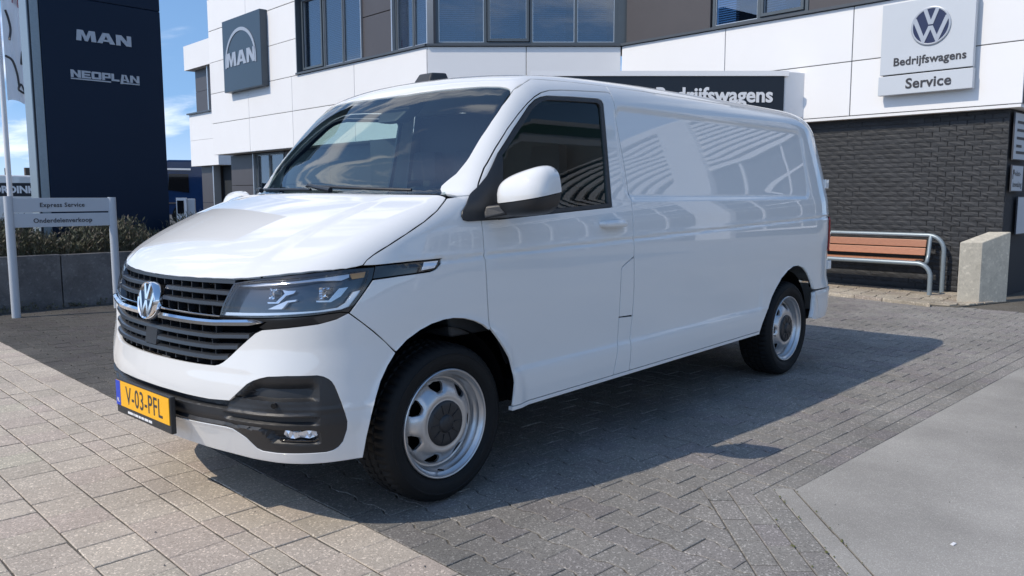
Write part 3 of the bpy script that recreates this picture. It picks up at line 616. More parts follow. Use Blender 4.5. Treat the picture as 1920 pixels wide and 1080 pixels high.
def emblem(parent, O, T, Upv, N, r, disc, bright, ringw=.09, depth=.012):
    """round badge: V over W in bright relief on a disc"""
    f = lambda a, b, d: O+T*a*r+Upv*b*r+N*d
    mb = MB(); k = 56; mb.prism([(.95*math.cos(t), .95*math.sin(t)) for t in np.linspace(0, 2*math.pi, k, endpoint=False)], f, -depth, 0); mb.build('badge_disc', disc, parent, angle=40)
    V = []; pr = [(1.0, -depth), (1.0, .003), (1-ringw*.35, .008), (1-ringw, .004), (1-ringw, -.001)]
    for t in np.linspace(0, 2*math.pi, k, endpoint=False): V += [f(a*math.cos(t), a*math.sin(t), d) for a, d in pr]
    m = len(pr); mb = MB(); mb.add(V, [(i*m+j, i*m+j+1, ((i+1) % k)*m+j+1, ((i+1) % k)*m+j) for i in range(k) for j in range(m-1)]); mb.build('badge_ring', bright, parent, angle=50)
    w = .155; mb = MB(); e = .93
    def stroke(x0, y0, x1, y1, w0=w): return [(x0-w0/2, y0), (x0+w0/2, y0), (x1+w0/2, y1), (x1-w0/2, y1)]
    # V
    mb.prism([(-.40, .84), (-.22, .90), (0, .30), (.22, .90), (.40, .84), (.115, .075), (-.115, .075)], f, -.001, .006)
    # W
    mb.prism([(-.80, .47), (-.885, .28), (-.40, -.84), (-.33, -.87), (-.28, -.84), (0, -.19), (.28, -.84), (.33, -.87), (.40, -.84), (.885, .28), (.80, .47), (.72, .44), (.33, -.50), (.112, .0), (-.112, .0), (-.33, -.50), (-.72, .44)], f, -.001, .006)
    return mb.build('badge_letters', bright, parent, angle=30)
bt = R(9); emblem(gr_, np.array([.052, 0, .885]), np.array([0, -1., 0]), np.array([math.sin(bt), 0, math.cos(bt)]), np.array([-math.cos(bt), 0, math.sin(bt)]), .080, 'black_gloss', 'chrome', .12, .03)
# headlamps
HL = [(.032, .985), (.15, 1.006), (.263, 1.020), (.37, 1.033), (.468, 1.042), (.557, 1.044), (.546, 1.001), (.505, .943), (.459, .880), (.434, .884), (.285, .870), (.153, .861), (-.024, .851), (-.010, .90)]
HG = [(.040, .981), (.15, .999), (.282, 1.011), (.38, 1.020), (.468, 1.029), (.535, 1.034), (.527, 1.001), (.500, .952), (.459, .899), (.440, .889), (.285, .877), (.153, .867), (-.015, .856), (.0, .90)]
for fl in (False, True):
    h = panel('headlight', HL, 'black_gloss', van, holes=[HG], gap=.0005, off=-.002, flange=.05, gx=.02, gz=.01, flip=fl)
    panel('lamp_housing', HG, 'lamp_inner', h, gap=-.006, off=-.045, flange=0, gx=.03, gz=.03, flip=fl)
    panel('lamp_cover', HG, 'lamp_glass', h, gap=.0, off=-.003, flange=0, gx=.03, gz=.012, flip=fl)
    def shp(nm, poly, mat, off, fl_=.02): panel(nm, poly, mat, h, gap=0, off=off, flange=fl_, gx=.02, gz=.008, flip=fl)
    shp('running_light', [(-.004, .872), (.10, .877), (.22, .884), (.36, .891), (.425, .899), (.452, .915), (.480, .955), (.512, .962), (.489, .930), (.462, .902), (.436, .892), (.285, .880), (.153, .870), (-.010, .860)], 'lamp_clear', -.012)
    shp('running_light', [(.045, .981), (.15, .998), (.282, 1.009), (.38, 1.018), (.468, 1.026), (.468, 1.014), (.44, 1.004), (.36, 1.008), (.25, 1.000), (.12, .985)], 'lamp_clear', -.020, .01)
    shp('indicator_reflector', [(.470, 1.026), (.528, 1.031), (.522, 1.010), (.478, 1.006)], 'lamp_amber', -.016, .01)
    shp('running_light', [(.182, .896), (.251, .930), (.288, .935), (.281, .928), (.255, .924), (.234, .898)], 'lamp_clear', -.014)
    shp('projector_frame', [(.174, .924), (.208, .925), (.240, .958), (.232, .972), (.250, .969), (.281, .970), (.272, .959), (.245, .951), (.216, .920), (.176, .918)], 'satin_chrome', -.022, .01)
    shp('projector_frame', [(.352, .930), (.395, .929), (.432, .973), (.464, .976), (.437, .942), (.403, .922), (.354, .924)], 'satin_chrome', -.020, .01)
    # cut-glass reflectors: a fan of small tilted facets
    for s0, s1 in ((.176, .216), (.362, .412)):
        mb = MB(); q = random.Random(int(s0*1000)); 
        for i in range(4):
            for j in range(5):
                sa = s0+(s1-s0)*i/4; sb_ = s0+(s1-s0)*(i+.92)/4; za = .936+.046*j/5; zc = .936+.046*(j+.9)/5
                if j < 3 and i > 1: continue
                P = ring(np.array([sa, sb_, sb_, sa]), np.array([za, za, zc, zc])); N = grad(P, .02); P = P-N*np.array([[q.uniform(.026, .040)] for _ in range(4)]); mb.add([tuple(p) for p in P], [(0, 1, 2), (0, 2, 3)])
        if fl: mb.V = [(a_, -b_2, c_) for a_, b_2, c_ in mb.V]
        tag(mb.build('reflector_facets', 'chrome', h), kind='stuff')
        P = ring(np.array([(s0+s1)/2+.012]), np.array([.951]))[0]; N = grad(P[None], .02)[0]; N[2] *= .3; N /= np.linalg.norm(N); V = []; qn = 18; T = np.array([-N[1], N[0], 0]); T /= np.linalg.norm(T); Q = np.cross(T, N)
        prof = [(.017, -.044), (.017, -.034), (.014, -.030), (.007, -.028), (.0, -.0275)]
        for t in np.linspace(0, 2*math.pi, qn, endpoint=False): V += [P+N*d+(T*math.cos(t)+Q*math.sin(t))*r for r, d in prof]
        mb = MB(); m = 5; mb.add(V, [(i*m+j, i*m+j+1, ((i+1) % qn)*m+j+1, ((i+1) % qn)*m+j) for i in range(qn) for j in range(m-1)])
        if fl: mb.V = [(a_, -b_2, c_) for a_, b_2, c_ in mb.V]
        mb.build('projector_lens', 'black_gloss', h, smooth=True, angle=50)
# rear bumper
rb = [(4.627, .590), (4.80, .590), (4.945, .585), (5.2, .59), (5.892, .60)]; rl = [(4.617, .455), (4.594, .392), (4.70, .372), (4.85, .366), (5.1, .368), (5.892, .37)]
rh = rl[::-1]+rb; rbp = rh+[(2*5.892-s, z) for s, z in rh[-2:0:-1]]
panel('rear_bumper', rbp, 'van_paint', van, gx=.03, gz=.012, gap=.001, off=.006, flange=.03)
# dark shells behind the outer panels, floor, arch liners
panel('engine_bay', tw([(.74, 0)]+[(x, y*.97) for x, y in hood_half[2:16]]+[(x+.03, y*.97) for x, y in hood_half[16:-1]]+[(.15, 0)]+[(x+.03, -y*.97) for x, y in hood_half[-2:15:-1]]+[(x, -y*.97) for x, y in hood_half[15:1:-1]]), 'void_black', van, fn=topp, gx=.08, gz=.08, off=-.028, flange=0)
for fl in (False, True):
    panel('inner_shell', [(2.2, .42), (3.72, .44), (3.86, .56), (4.0, .70), (4.2, .83), (4.45, .84), (4.62, .72), (4.66, .62), (5.05, .62), (5.05, 1.72), (4.8, 1.80), (2.2, 1.86)], 'void_black', van, gx=.12, gz=.08, off=-.035, flange=0, flip=fl)
    panel('inner_shell', [(.56, 1.03), (.49, .90), (.60, .80), (.75, .83), (1.0, .84), (1.2, .76), (1.2, 1.20), (.80, 1.20)], 'void_black', van, gx=.12, gz=.08, off=-.035, flange=0, flip=fl)
    panel('door_lining', [(1.16, .80), (1.30, .55), (2.10, .45), (2.2, .98), (2.16, 1.235), (1.25, 1.20), (1.14, 1.16)], 'cab_plastic', van, gx=.1, gz=.1, off=-.05, flange=0, flip=fl)
mb = MB(); mb.box(.62, 5.05, -.80, .80, .34, .40); mb.box(1.35, 3.7, -.90, .90, .36, .46); mb.box(.26, .625, -.60, .60, .335, .365); mb.build('underbody', 'void_black', van)
def liner(c, y0, y1, r):
    mb = MB(); V, F = lathe([(r, 0), (r, abs(y1-y0)), (.06, abs(y1-y0))], (c[0], y0, c[1]), axis=-1 if y0 < 0 else 1, n=28, arc=(R(2), R(178)), closed=False); mb.add(V, F); return mb
for c, r in ((FW, .405), (RW, .40)):
    for y0 in (-.87, .87): liner((c[0], c[1]), y0, math.copysign(.55, y0), r).build('wheel_arch_liner', 'void_black', van)
# wheels
def disc_with_holes():
    prof = [(.0, .012), (.098, .012), (.104, .014), (.115, .010), (.130, .012), (.150, .022), (.172, .040), (.182, .052), (.188, .062)]
    pr = np.array(prof); outer = [(.188*math.cos(t), .188*math.sin(t)) for t in np.linspace(0, 2*math.pi, 91)[:-1]]; innerc = [(.098*math.cos(t), .098*math.sin(t)) for t in np.linspace(0, 2*math.pi, 61)[:-1]]; holes = [innerc]
    for k in range(7):
        a0 = R(98)+k*2*math.pi/7
        raw = [(.1400, -.10), (.1370, 0), (.1400, .10), (.150, .155), (.168, .215), (.1785, .205), (.1815, 0), (.1785, -.205), (.168, -.215), (.150, -.155)]
        holes.append([(r*math.cos(a0+t), r*math.sin(a0+t)) for r, t in raw])
    loops = [outer]+[resample(h, .012) for h in holes]; A = np.array(sum(loops, []))
    G = np.array([(r*math.cos(t+.3*i), r*math.sin(t+.3*i)) for i, r in enumerate(np.arange(.104, .186, .007)) for t in np.linspace(0, 2*math.pi, 90, endpoint=False)])
    ok = np.ones(len(G), bool)
    for h in loops[1:]: ok &= ~inside(G, h) & (edist(G, h) > .003)
    G = G[ok]; E = []; n = 0
    for l in loops: E += [(n+i, n+(i+1) % len(l)) for i in range(len(l))]; n += len(l)
    vs, _, fs, _, _, _ = delaunay_2d_cdt([Vector(p) for p in A]+[Vector(p) for p in G], E, [], 0, 1e-7)
    Q = np.array([(v[0], v[1]) for v in vs]); F = np.array([f for f in fs if len(f) == 3]); cen = Q[F].mean(1); ok = inside(cen, loops[0])
    for h in loops[1:]: ok &= ~inside(cen, h)
    F = F[ok]; rr = np.hypot(*Q.T); d = np.interp(rr, pr[:, 0], pr[:, 1])
    # pressed ribs between the holes, rolled hole rims
    e = np.full(len(Q), 1e9)
    for h in holes[1:]: e = np.minimum(e, edist(Q, h))
    d = d+.006*np.exp(-(e/.006)**2)
    k = F[0]; cnt = set()
    for f in F:
        for i in range(3): cnt.add((f[i], f[(i+1) % 3]))
    bd = [(a, b) for a, b in cnt if (b, a) not in cnt]
    V = [(Q[i, 0], d[i], Q[i, 1]) for i in range(len(Q))]; FF = [tuple(int(i) for i in f) for f in F]; idx = {}
    for a, b in bd:
        for q in (a, b):
            if q not in idx: idx[q] = len(V); V.append((Q[q, 0], d[q]+.014, Q[q, 1]))
        FF.append((b, a, idx[a], idx[b]))
    return V, FF
DV, DF = disc_with_holes()
TYRE = [(.236, .012), (.246, .004), (.262, -.004), (.262, -.005), (.266, -.0075), (.285, -.010), (.298, -.0095), (.300, -.0115), (.304, -.0115), (.306, -.0085), (.312, -.006), (.326, .002), (.335, .012), (.341, .024), (.3445, .040), (.3455, .060), (.338, .0625), (.338, .070), (.3455, .0725), (.346, .105), (.338, .1075), (.338, .117), (.346, .1195), (.3455, .152), (.338, .1545), (.338, .162), (.3455, .1645), (.3445, .185), (.339, .202), (.326, .222), (.285, .232), (.246, .218), (.236, .210)]
def make_wheel(x, ysgn, zc, proto=None):
    """a wheel of steel disc, rim, tyre and hub cover; each its own part"""
    yo = .905
    if proto is not None:
        for src in proto:
            if src.parent != van: continue
            w = src.copy(); C.objects.link(w); w.parent = van; w.location = (x-2.62, ysgn*yo, zc); WL[w.name] = np.array([x, ysgn*yo, zc]); w.rotation_euler = (0, R(17*x), 0) if ysgn < 0 else (0, R(40), math.pi)
            for ch in [c for c in proto if c.parent == src]:
                d = ch.copy(); C.objects.link(d); d.parent = w
        return
    n = 168; V = []; m = len(TYRE)
    for i in range(n):
        a = 2*math.pi*i/n; ph = i % 3
        for j, (r, d) in enumerate(TYRE):
            dr = 0
            if 12 <= j <= 15 and ph == 0: dr = -.008 if j > 12 else -.004
            if 24 <= j <= 28 and ph == 1: dr = -.011
            if j in (18, 19, 20) and ph == 2: dr = -.007
            if j in (22, 23) and ph == 0: dr = -.007
            V.append(((r+dr)*math.cos(a), d, (r+dr)*math.sin(a)))
    F = [(i*m+j, i*m+j+1, ((i+1) % n)*m+j+1, ((i+1) % n)*m+j) for i in range(n) for j in range(m-1)]
    w = thing('wheel', (0, 0, 0), None, None); del_ = w
    w.parent = van; w.location = (x-2.62, ysgn*yo, zc); WL[w.name] = np.zeros(3)
    mb = MB(); mb.add(V, F); t = mb.build('tyre', 'rubber', w, angle=32)
    rim = [(.2375, .013), (.2375, .001), (.234, -.002), (.229, .000), (.227, .008), (.219, .016), (.213, .020), (.2115, .032), (.204, .040), (.1985, .048), (.1965, .062), (.189, .064), (.189, .12), (.19, .2)]
    V, F = lathe(rim, (0, 0, 0), -1, 96); mb = MB(); mb.add(V, F); r1 = mb.build('rim', 'wheel_silver', w, angle=38)
    mb = MB(); mb.add(DV, DF); mb.build('wheel_disc', 'wheel_silver', w, angle=45)
    V, F = lathe([(.0, -.006), (.030, -.006), (.036, -.002), (.040, .004), (.075, .002), (.092, .003), (.098, .008), (.1, .014)], (0, 0, 0), -1, 60); mb = MB(); mb.add(V, F)
    for k in range(10):
        a = k*math.pi/5; c, s_ = math.cos(a), math.sin(a); mb.prism([(.045, -.0025), (.088, -.0025), (.088, .0025), (.045, .0025)], lambda p, q, d: (p*c-q*s_, d, p*s_+q*c), .006, -.0005)
    mb.build('hub_cover', 'black_plastic', w, angle=38)
    V, F = lathe([(.0, .10), (.185, .10), (.185, .14)], (0, 0, 0), -1, 40); mb = MB(); mb.add(V, F); mb.build('brake_disc', 'void_black', w)
    mb = MB(); a = R(262); mb.tube([(.205*math.cos(a), .030, .205*math.sin(a)), (.200*math.cos(a), -.004, .200*math.sin(a))], .004, 8); mb.build('valve', 'rubber', w)
    return [w]+[c for c in C.objects if c.parent == w]
pw = make_wheel(.915, -1, .3455)
make_wheel(4.308, -1, .3455, pw); make_wheel(.915, 1, .3455, pw); make_wheel(4.308, 1, .3455, pw)
pw[0].rotation_euler = (0, R(0), 0)
# number plate
pl = MB(); pl.box(.008, .030, -.268, .268, .368, .522); holder = bevel(pl.build('plate_holder', 'black_plastic', van), .005)
mb = MB(); mb.box(.0045, .0075, -.26, .26, .405, .515); plate = mb.build('number_plate', 'plate_yellow', holder)
mb = MB(); mb.box(.0035, .0045-.0002, .214, .26, .405, .515); mb.build('plate_band', 'plate_blue', holder)
pf = lambda x0: (lambda a, b, d: (x0-d*.3, -a, b))
text('V-03-PFL', 'plate_lettering', .112, lambda a, b, d: (.0042-d*.15, -a-.022*-1*-1, b+.4225), 'letter_dark', holder, bold=.0006, sx=.80, spacing=1.08, extrude=.002)
text('NL', 'plate_lettering', .026, lambda a, b, d: (.0030-d*.1, -a+.237, b+.42), 'letter_white', holder, bold=.0004, sx=.8, extrude=.001)
mb = MB(); y = .15
for wd in (.05, .012, .03, .02, .026, .036, .03): mb.box(.0065, .0079, y-wd, y, .380, .390); y -= wd+.006
mb.build('holder_print', 'letter_white', holder)
# wipers
def wiper(pts, arm):
    mb = MB(); mb.tube(pts, .007, 8); mb.tube(arm, [.013, .011, .008][:len(arm)], 8); return mb
def on_screen(x, y, lift):
    P = topp(np.array([x]), np.array([math.asin(y/.97)]))[0]; N = grad(P[None], .02)[0]; return P+N*lift
wiper([on_screen(.905+.20*y*y+.02*k, y, .016) for k, y in ((0, -.62), (.3, -.45), (.6, -.25), (1, -.02), (1.2, .12))], [on_screen(.875, -.15, .02), on_screen(.90, -.02, .03), on_screen(.925, .08, .028)]).build('wiper', 'black_plastic', van, smooth=True)
wiper([on_screen(.905+.20*y*y+.02*k, y, .016) for k, y in ((0, .05), (.3, .25), (.6, .42), (1, .62), (1.2, .72))], [on_screen(.90, .52, .02), on_screen(.935, .60, .03), on_screen(.965, .68, .028)]).build('wiper', 'black_plastic', van, smooth=True)
# washer jets, roof pod, interior mirror housing
bx = MB(); z0 = topp(np.array([1.62]), np.array([0.]))[0][2]
bx.hexa([(1.57, -.075, z0-.03), (1.74, -.075, z0-.02), (1.74, .075, z0-.02), (1.57, .075, z0-.03), (1.615, -.055, z0+.042), (1.72, -.055, z0+.05), (1.72, .055, z0+.05), (1.615, .055, z0+.042)]); bevel(bx.build('roof_pod', 'black_plastic', van), .012, 3)
mb = MB(); mb.prism([(-.10, 1.835), (.10, 1.835), (.115, 1.76), (.08, 1.70), (-.08, 1.70), (-.115, 1.76)], lambda a, b, d: (b*.0+1.30+.28*(b-1.70)/.3+d, a, b), .03, .13); bevel(mb.build('mirror_housing', 'cab_plastic', van), .02, 2)
# door mirrors
def mirror_shape():
    V = []; F = []; nu, nv = 28, 18; c = np.array([1.245, -1.085, 1.335]); ex = (.115, .130, .105)
    for j in range(nv+1):
        ph = -math.pi/2+math.pi*j/nv
        for i in range(nu):
            th = 2*math.pi*i/nu
            g = lambda v, e: math.copysign(abs(v)**e, v)
            x = g(math.cos(th), .62)*g(math.cos(ph), .55); y = g(math.sin(th), .62)*g(math.cos(ph), .55); z = g(math.sin(ph), .7)
            x = min(x, .35) if x > 0 else x
            k = 1-.16*max(z, 0)-.10*max(-y, 0)*(z > 0)
            # the housing swings back with height outboard and narrows to the arm
            taper = 1-.22*max(y, 0)
            q = sm(np.array(((x-y)*.5+1)/1.5)); hz = (.62+.42*float(q)) if z > 0 else 1.0
            V.append(c+np.array([x*ex[0]*taper*k+.02*(-y), y*ex[1], z*ex[2]*hz+.012*(-y)]))
    for j in range(nv):
        for i in range(nu): F.append((j*nu+i, j*nu+(i+1) % nu, (j+1)*nu+(i+1) % nu, (j+1)*nu+i))
    return np.array(V), F
MV, MF = mirror_shape()
for fl in (False, True):
    S = np.array([1, -1 if fl else 1, 1])
    D_ = np.array([-.11, .07, -.095]) if fl else np.zeros(3)
    def sub(nm, mat, par, keep, sc=1.):
        c = np.array([1.245, -1.085, 1.335]); bm = bmesh.new(); vs = [bm.verts.new((v-c)*sc+c) for v in MV]
        for f in MF:
            try: bm.faces.new([vs[i] for i in f])
            except ValueError: pass
        bmesh.ops.remove_doubles(bm, verts=bm.verts, dist=1e-5)
        n_ = Vector((-.16, .10, 1)).normalized()
        if keep: bmesh.ops.bisect_plane(bm, geom=bm.verts[:]+bm.edges[:]+bm.faces[:], plane_co=(1.22, -1.085, 1.303+(.004 if keep > 0 else 0)), plane_no=n_, clear_inner=keep > 0, clear_outer=keep < 0)
        bm.verts.ensure_lookup_table(); bm.verts.index_update(); mb = MB(); mb.add([np.array(v.co)*S+D_ for v in bm.verts], [tuple(v.index for v in f.verts) for f in bm.faces]); bm.free(); return mb.build(nm, mat, par, smooth=True, angle=60)
    base = MB(); base.hexa([np.array(q)*S for q in [(1.11, -.925, 1.215), (1.27, -.925, 1.218), (1.27, -1.02, 1.235), (1.16, -1.02, 1.235), (1.13, -.93, 1.275), (1.25, -.93, 1.275), (1.25, -1.03, 1.285), (1.17, -1.03, 1.285)]]); mr_ = bevel(base.build('door_mirror', 'black_plastic', van), .012, 3)
    sub('mirror_cap', 'van_paint', mr_, 1); sub('mirror_shell', 'black_plastic', mr_, -1, .985)
    mb = MB(); mb.box(1.287, 1.291, -1.19, -1.0, 1.27, 1.40); mb.V = [tuple(np.array(v)*S+D_) for v in mb.V]; mb.build('mirror_glass', 'chrome', mr_)
# cab interior
mb = MB(); mb.prism([(.93, 1.27), (1.10, 1.285), (1.38, 1.27), (1.50, 1.22), (1.56, 1.10), (1.5, .7), (1.0, .7)], lambda a, b, d: (a, d, b), -.84, .84); bevel(mb.build('dashboard', 'cab_plastic', van), .02, 3)
def torus(c, ax, Rr, r, n=32, m=8):
    ax = np.array(ax, float); ax /= np.linalg.norm(ax); t = np.cross(ax, [0, 1, 0]); t /= np.linalg.norm(t); u = np.cross(ax, t); V = []
    for i in range(n):
        a = 2*math.pi*i/n; dr = t*math.cos(a)+u*math.sin(a)
        for j in range(m):
            b = 2*math.pi*j/m; V.append(np.array(c)+dr*(Rr+r*math.cos(b))+ax*r*math.sin(b))
    return V, [(i*m+j, i*m+(j+1) % m, ((i+1) % n)*m+(j+1) % m, ((i+1) % n)*m+j) for i in range(n) for j in range(m)]
mb = MB(); mb.add(*torus((1.58, -.40, 1.20), (.85, 0, .55), .185, .015)); mb.tube([(1.42, -.40, 1.12), (1.585, -.40, 1.205)], .035, 10); mb.box(1.565, 1.595, -.57, -.23, 1.19, 1.215); mb.build('steering_wheel', 'cab_plastic', van, smooth=True)
for y0, y1 in ((-.66, -.16), (.0, .44), (.44, .80)):
    mb = MB(); mb.hexa([(1.98, y0, .78), (2.12, y0, .78), (2.12, y1, .78), (1.98, y1, .78), (2.10, y0+.04, 1.38), (2.20, y0+.04, 1.38), (2.20, y1-.04, 1.38), (2.10, y1-.04, 1.38)]); mb.box(1.55, 2.05, y0, y1, .62, .80)
    s = bevel(mb.build('seat', 'seat_cloth', van), .04, 3); mb = MB(); ym = (y0+y1)/2; mb.hexa([(2.12, ym-.12, 1.42), (2.20, ym-.12, 1.42), (2.20, ym+.12, 1.42), (2.12, ym+.12, 1.42), (2.14, ym-.10, 1.60), (2.20, ym-.10, 1.60), (2.20, ym+.10, 1.60), (2.14, ym+.10, 1.60)]); mb.tube([(2.16, ym-.05, 1.36), (2.16, ym-.05, 1.45)], .006, 6); mb.tube([(2.16, ym+.05, 1.36), (2.16, ym+.05, 1.45)], .006, 6); bevel(mb.build('headrest', 'seat_cloth', s), .03, 3)
mb = MB(); mb.box(2.26, 2.28, -.80, .80, .4, 1.84); mb.build('bulkhead', 'cab_plastic', van)
mb = MB(); mb.box(1.60, 2.26, -.72, .72, 1.845, 1.855); mb.build('headlining', 'headlining', van)
# ------------------------------------------------------------------ ground: paving laid square to the building
PA = R(87.2); PU = np.array([math.cos(PA), math.sin(PA)]); PV = np.array([math.sin(PA), -math.cos(PA)])
def g2(u, v, z=0.): return (PU[0]*u+PV[0]*v, PU[1]*u+PV[1]*v, z)
bed = MB(); bed.box(-260, 260, -120, 400, -.40, -.0045)
tag(bed.build('ground', 'joint_sand'), kind='structure')
far = MB(); far.add([(-900, -700, -.42), (900, -700, -.42), (900, 1600, -.42), (-900, 1600, -.42)], [(0, 1, 2, 3)]); tag(far.build('terrain', 'asphalt'), kind='structure')
light = thing('light_paving', (0, 0, 0), None, None); light['kind'] = 'structure'
darkp = thing('dark_paving', (0, 0, 0), None, None); darkp['kind'] = 'structure'
def clip(poly, a, b, c):                                               # keep a*x+b*y <= c
    o = []
    for i in range(len(poly)):
        p, q = poly[i-1], poly[i]; dp = a*p[0]+b*p[1]-c; dq = a*q[0]+b*q[1]-c
        if (dp <= 0) != (dq <= 0): t = dp/(dp-dq); o.append((p[0]+(q[0]-p[0])*t, p[1]+(q[1]-p[1])*t))
        if dq <= 0: o.append(q)
    return o
def area(P): return abs(sum(P[i-1][0]*P[i][1]-P[i][0]*P[i-1][1] for i in range(len(P))))/2
CAMV = np.array([-1.378, -3.407, 1.316])
def in_view(x, y, m=60):
    d = np.array([x, y, 0])-CAMV; Mi = np.array(cam.matrix_world.inverted().to_3x3()); c = Mi@d
    if c[2] > -.5: return None
    px = 960+c[0]/-c[2]*1515.3; py = 540-c[1]/-c[2]*1515.3; return (px, py, -c[2]) if -m < px < 1920+m and -m < py < 1080+m else None
PR = random.Random(11)
def stone_verts(poly, ch=.0032, h=.05):
    """top face, chamfered arris, sides; slightly out of level"""
    n = len(poly); P = np.array(poly); c = P.mean(0); tz = PR.gauss(0, .0009); sx, sy = PR.gauss(0, .006), PR.gauss(0, .006)
    inn = np.array(inset(poly, ch)); lv = lambda p: tz+sx*(p[0]-c[0])+sy*(p[1]-c[1])
    V = [g2(p[1], p[0], lv(p)) for p in inn]+[g2(p[1], p[0], lv(p)-ch*.7) for p in P]+[g2(p[1], p[0], -h) for p in P]
    F = [tuple(range(n))]+[(n+i, n+(i+1) % n, (i+1) % n, i) for i in range(n)]+[(2*n+i, 2*n+(i+1) % n, n+(i+1) % n, n+i) for i in range(n)]
    return V, F
def lay(pieces, parent, name, mat, limit=280, mg=60):
    """pieces: outlines in (v,u); the largest seen are parts of their own, the rest one bed"""
    seen = []
    for poly in pieces:
        if area(poly) < .0003: continue
        P = np.array(poly); c = P.mean(0); x, y, _ = g2(c[1], c[0]); q = in_view(x, y, mg)
        if q is None: continue
        ins_ = -60 < q[0] < 1980 and -60 < q[1] < 1140; seen.append(((area(poly)*CAMV[2]/q[2]**3)*(1 if ins_ else 1e-6), poly))
    seen.sort(key=lambda t: -t[0])
    for _, poly in seen[:limit]:
        V, F = stone_verts(poly); mb = MB(); mb.add(V, F); mb.build(name, mat, parent)
    if len(seen) > limit:
        mb = MB()
        for _, poly in seen[limit:]: mb.add(*stone_verts(poly))
        tag(mb.build(name+'_field', mat, parent), kind='stuff')
# light square setts: columns across v, staggered rows along u
cols = [(.352, .553, .205, -.995+.205*20, 1), (.197, .349, .213, -.967, 1), (.093, .194, .213, -.960+.0, 1), (-.128, .090, .211, -.147, 1), (-.343, -.131, .207, -.039, 1), (-.567, -.346, .208, -.150, 1)]
k = -.567
while k > -5.2:
    cols.append((k-.218, k-.003, .209, -.15+PR.uniform(0, .2), 1)); k -= .218
pieces = []
for v0, v1, pu, u0, _ in cols:
    u = u0-math.ceil((u0+2.6)/pu)*pu
    while u < 9.5:
        j = [PR.gauss(0, .0015) for _ in range(4)]
        pieces.append([(v0+.002+j[0], u+.0025), (v1-.002, u+.0025+j[1]), (v1-.002+j[2], u+pu-.0025), (v0+.002, u+pu-.0025+j[3])]); u += pu
lay(pieces, light, 'paver', 'light_paver', 290, 700)
# dark interlocking blocks, I-shaped, in half bond
def eye(vc, uc):
    L_, w1, w0 = .1025, .0805, .0620; g = .0018
    return [(vc-w1, uc-L_), (vc+w1, uc-L_), (vc+w1, uc-L_+.030), (vc+w0, uc-L_+.062), (vc+w0, uc+L_-.062), (vc+w1, uc+L_-.030), (vc+w1, uc+L_), (vc-w1, uc+L_), (vc-w1, uc+L_-.030), (vc-w0, uc+L_-.062), (vc-w0, uc-L_+.062), (vc-w1, uc-L_+.030)]
KU = -1.53; KV = 1.99                                                   # kerb rows start here
pieces = []
# half plane edges: v > .556 ; u > -1.535 for v>~1.85, diagonal below it
diag = (1, -1.0)
dpt = (1.857, -1.571)
i = 0; v = .62
while v < 9.2:
    u = -2.9+(.1045 if i % 2 else 0)
    while u < 8.2:
        if in_view(*g2(u, v)[:2], m=500) is not None and not (v > 9.0 and False):
            p = eye(v, u); p = clip(p, -1, 0, -.557)
            if len(p) > 2:
                if u < -1.35: p = clip(p, 0, -1, 1.533) if v > 1.865 else clip(p, 1, -1, dpt[0]-dpt[1]-.006)
                if len(p) > 2 and area(p) > .0003: pieces.append(inset(p, .0006))
        u += .209
    v += .1445; i += 1
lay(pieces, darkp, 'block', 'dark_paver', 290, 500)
# edge courses along the asphalt, turning the corner at 45 degrees
pieces = []
for r, (u1, u0) in enumerate(((-1.537, -1.640), (-1.644, -1.748), (-1.752, -1.850))):
    v = 1.78+.09*r
    vv = v+.06*(r % 2)
    dv = 1.857+1.571+.148*r
    while vv < 14:
        p = [(vv+.002, u0), (vv+.203, u0), (vv+.203, u1), (vv+.002, u1)]; p = clip(p, -1, 1, -dv+.006) if vv < v+.6 else p
        if len(p) > 2: pieces.append(p)
        vv += .2065
    # diagonal rows run down-left
    e = np.array([-1, -1])/math.sqrt(2); nrm_ = np.array([1, -1])/math.sqrt(2)
    base = np.array([dpt[0], dpt[1]])+nrm_*(.1048*r)
    k = -.30+.05*r
    while k < 2.2:
        q = [tuple(base+e*a+nrm_*b) for a, b in ((k+.002, .002), (k+.203, .002), (k+.203, .1028), (k+.002, .1028))]
        q = clip(q, 0, 1, u1) if True else q
        if len(q) > 2 and area(q) > .002: pieces.append(q)
        k += .2065
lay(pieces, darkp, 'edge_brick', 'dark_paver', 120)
# pale kerb band on the diagonal, then asphalt
kb = []
e = np.array([-1, -1])/math.sqrt(2); nn = np.array([1, -1])/math.sqrt(2); base = np.array(dpt)+nn*(.1048*3+.004)
k = -.03
while k < 2.2: kb.append([tuple(base+e*a+nn*b) for a, b in ((k+.003, .0), (k+.497, .0), (k+.497, .085), (k+.003, .085))]); k += .5
lay(kb, darkp, 'kerb_slab', 'asphalt', 10)
b2 = np.array(dpt)+nn*(.1048*3+.095)
asp = MB(); c0 = b2+e*(-.02); far_ = b2+e*3.2
# corner with the straight edge at u=-1.855
tt = (c0[1]+1.856)/ (1/math.sqrt(2)); c1 = c0+e*tt
poly = [tuple(c1), (60, -1.856), (60, -40), (-12, -40), tuple(b2+e*30)]
n = len(poly); asp.add([g2(b, a, .0015) for a, b in poly]+[g2(b, a, -.05) for a, b in poly], [tuple(range(n))]+[(n+i, n+(i+1) % n, (i+1) % n, i) for i in range(n)])
tag(asp.build('asphalt_road', 'asphalt'), kind='structure')
